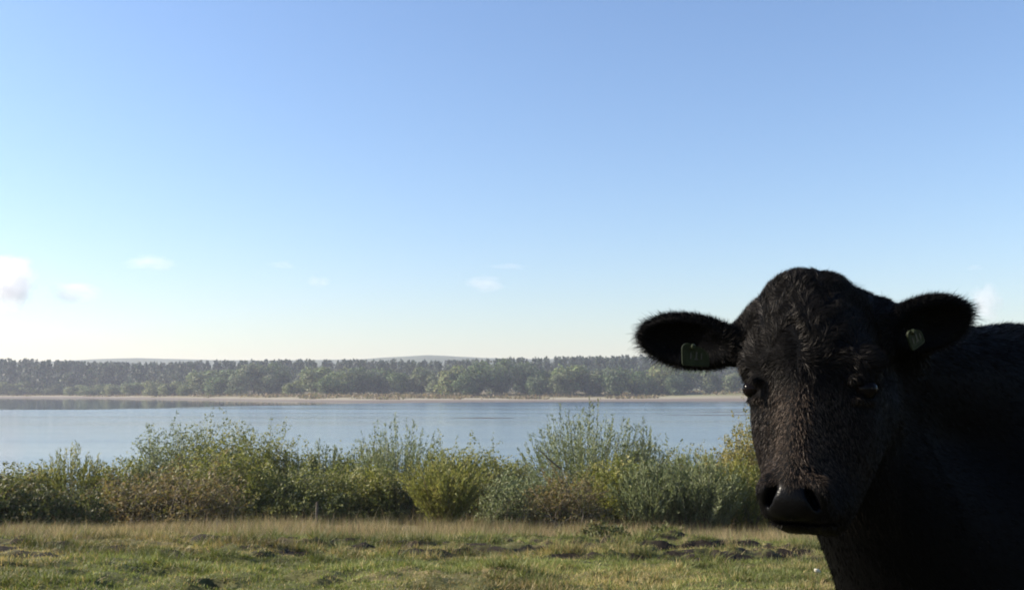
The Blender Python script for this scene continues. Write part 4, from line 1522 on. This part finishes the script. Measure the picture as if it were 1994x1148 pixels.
# ---- hooves
def hoof(along, sd):
    import bmesh
    bm = bmesh.new()
    for claw in (-1, 1):
        prev = None
        for z, r, fx in ((0.0, 0.036, 0.0), (0.03, 0.033, 0.012), (0.075, 0.027, 0.03)):
            ring = []
            for i in range(12):
                a = i * math.pi / 6
                px_ = -r * 1.45 * math.cos(a) + fx - (0.02 if math.cos(a) > 0.5 else 0)
                py_ = r * 0.8 * math.sin(a) + claw * 0.028
                ring.append(bm.verts.new((px_, py_, z)))
            if prev:
                for i in range(12):
                    bm.faces.new((prev[i], prev[(i + 1) % 12], ring[(i + 1) % 12], ring[i]))
            else:
                bm.faces.new(ring[::-1])
            prev = ring
        bm.faces.new(prev)
    bmesh.ops.recalc_face_normals(bm, faces=bm.faces)
    me = bpy.data.meshes.new('hoof')
    bm.to_mesh(me)
    bm.free()
    m = M.get('hoof') or bark_mat('hoof_horn', (0.02, 0.018, 0.016), (0.05, 0.045, 0.04), 40)
    M['hoof'] = m
    o = link('hoof', me, m, cow)
    p_ = body_pt(along, sd, 0.0)
    o.location = Vector((p_[0], p_[1], ground_z(p_[0], p_[1]) - 0.005)) - Vector(COW_O)
    o.rotation_euler = (0, 0, math.atan2(BD[1], BD[0]))
for al in (0.03, 1.47):
    for sd in (-0.18, 0.18):
        hoof(al, sd)

# ------------------------------------------------------------------ clouds
def cloud_material(name, dens, seed, detail_scale):
    m = bpy.data.materials.new(name)
    m.use_nodes = True
    nt = m.node_tree
    nt.nodes.clear()
    out = N(nt, 'ShaderNodeOutputMaterial')
    pv = N(nt, 'ShaderNodeVolumePrincipled')
    pv.inputs['Color'].default_value = (0.998, 0.996, 0.998, 1)
    pv.inputs['Anisotropy'].default_value = 0.15
    tc = N(nt, 'ShaderNodeTexCoord')
    ln = N(nt, 'ShaderNodeVectorMath', operation='LENGTH')
    nt.links.new(tc.outputs['Object'], ln.inputs[0])
    no = N(nt, 'ShaderNodeTexNoise', noise_dimensions='4D')
    no.inputs['W'].default_value = seed
    no.inputs['Scale'].default_value = detail_scale
    no.inputs['Detail'].default_value = 5
    no.inputs['Roughness'].default_value = 0.6
    nt.links.new(tc.outputs['Object'], no.inputs['Vector'])
    # density = (1 - r) + noise, cut to zero before the box that holds the cloud ends
    a = N(nt, 'ShaderNodeMath', operation='MULTIPLY_ADD')
    nt.links.new(no.outputs['Fac'], a.inputs[0])
    a.inputs[1].default_value = 2.2
    a.inputs[2].default_value = -1.05
    s = N(nt, 'ShaderNodeMath', operation='SUBTRACT')
    nt.links.new(a.outputs[0], s.inputs[0])
    sq = N(nt, 'ShaderNodeMath', operation='POWER')
    nt.links.new(ln.outputs['Value'], sq.inputs[0])
    sq.inputs[1].default_value = 2.0
    nt.links.new(sq.outputs[0], s.inputs[1])
    mr = N(nt, 'ShaderNodeMapRange')
    mr.inputs['From Min'].default_value = -0.45
    mr.inputs['From Max'].default_value = 0.25
    mr.inputs['To Max'].default_value = dens
    nt.links.new(s.outputs[0], mr.inputs['Value'])
    nt.links.new(mr.outputs[0], pv.inputs['Density'])
    nt.links.new(pv.outputs[0], out.inputs['Volume'])
    return m
def cloud(px, row, wpx, hpx, dens, seed, lab, Y=5200, ds=1.6):
    import bmesh
    bm = bmesh.new()
    bmesh.ops.create_icosphere(bm, subdivisions=3, radius=1.0)
    me = bpy.data.meshes.new('cumulus_cloud')
    bm.to_mesh(me)
    bm.free()
    o = link('cumulus_cloud', me, cloud_material('cloud_vapour', dens, seed, ds))
    o.location = P(px, row, Y)
    o.scale = (wpx / 2 / F_PX * Y, max(wpx, hpx) / 2.2 / F_PX * Y, hpx / 2 / F_PX * Y)
    tag(o, lab, 'cloud', 'small clouds low over the horizon')
cloud(8, 550, 165, 150, 0.017, 1.3, 'bright towering cloud at the left edge of the sky')
cloud(140, 572, 150, 62, 0.0045, 2.7, 'thin low cloud just right of the bright one at the left edge')
cloud(296, 512, 140, 54, 0.0034, 4.1, 'faint flat cloud above the left part of the wood')
cloud(618, 548, 70, 40, 0.003, 5.9, 'tiny faint cloud above the fence post')
cloud(945, 552, 110, 44, 0.0034, 7.7, 'faint small cloud in the middle above the far shore')
cloud(548, 516, 80, 20, 0.0022, 13.1, 'very faint flat wisp high above the fence post')
cloud(990, 520, 110, 18, 0.0020, 15.8, 'very faint long wisp above the middle cloud')
cloud(1922, 590, 80, 105, 0.007, 9.2, 'pinkish small cloud behind the cow right ear')
cloud(1895, 521, 50, 16, 0.003, 11.4, 'thin grey cloud wisp above the pinkish cloud at the right')

# ------------------------------------------------------------------ haze
def haze():
    import bmesh
    x0, x1, y0, y1, z0, z1 = -2150, 2150, -360, 2150, -7.5, 64
    bm = bmesh.new()
    bmesh.ops.create_cube(bm, size=1, matrix=Matrix.Translation(((x0 + x1) / 2, (y0 + y1) / 2, (z0 + z1) / 2)) @ Matrix.Diagonal((x1 - x0, y1 - y0, z1 - z0, 1)))
    me = bpy.data.meshes.new('haze')
    bm.to_mesh(me)
    bm.free()
    m = bpy.data.materials.new('haze_air')
    m.use_nodes = True
    nt = m.node_tree
    nt.nodes.clear()
    out = N(nt, 'ShaderNodeOutputMaterial')
    pv = N(nt, 'ShaderNodeVolumePrincipled')
    pv.inputs['Color'].default_value = (0.86, 0.89, 1.0, 1)
    pv.inputs['Density'].default_value = HAZE
    pv.inputs['Anisotropy'].default_value = 0.2
    nt.links.new(pv.outputs[0], out.inputs['Volume'])
    tag(link('haze', me, m), 'thin morning haze over the lake', 'haze', kind='stuff')
HAZE = 0.00022
haze()
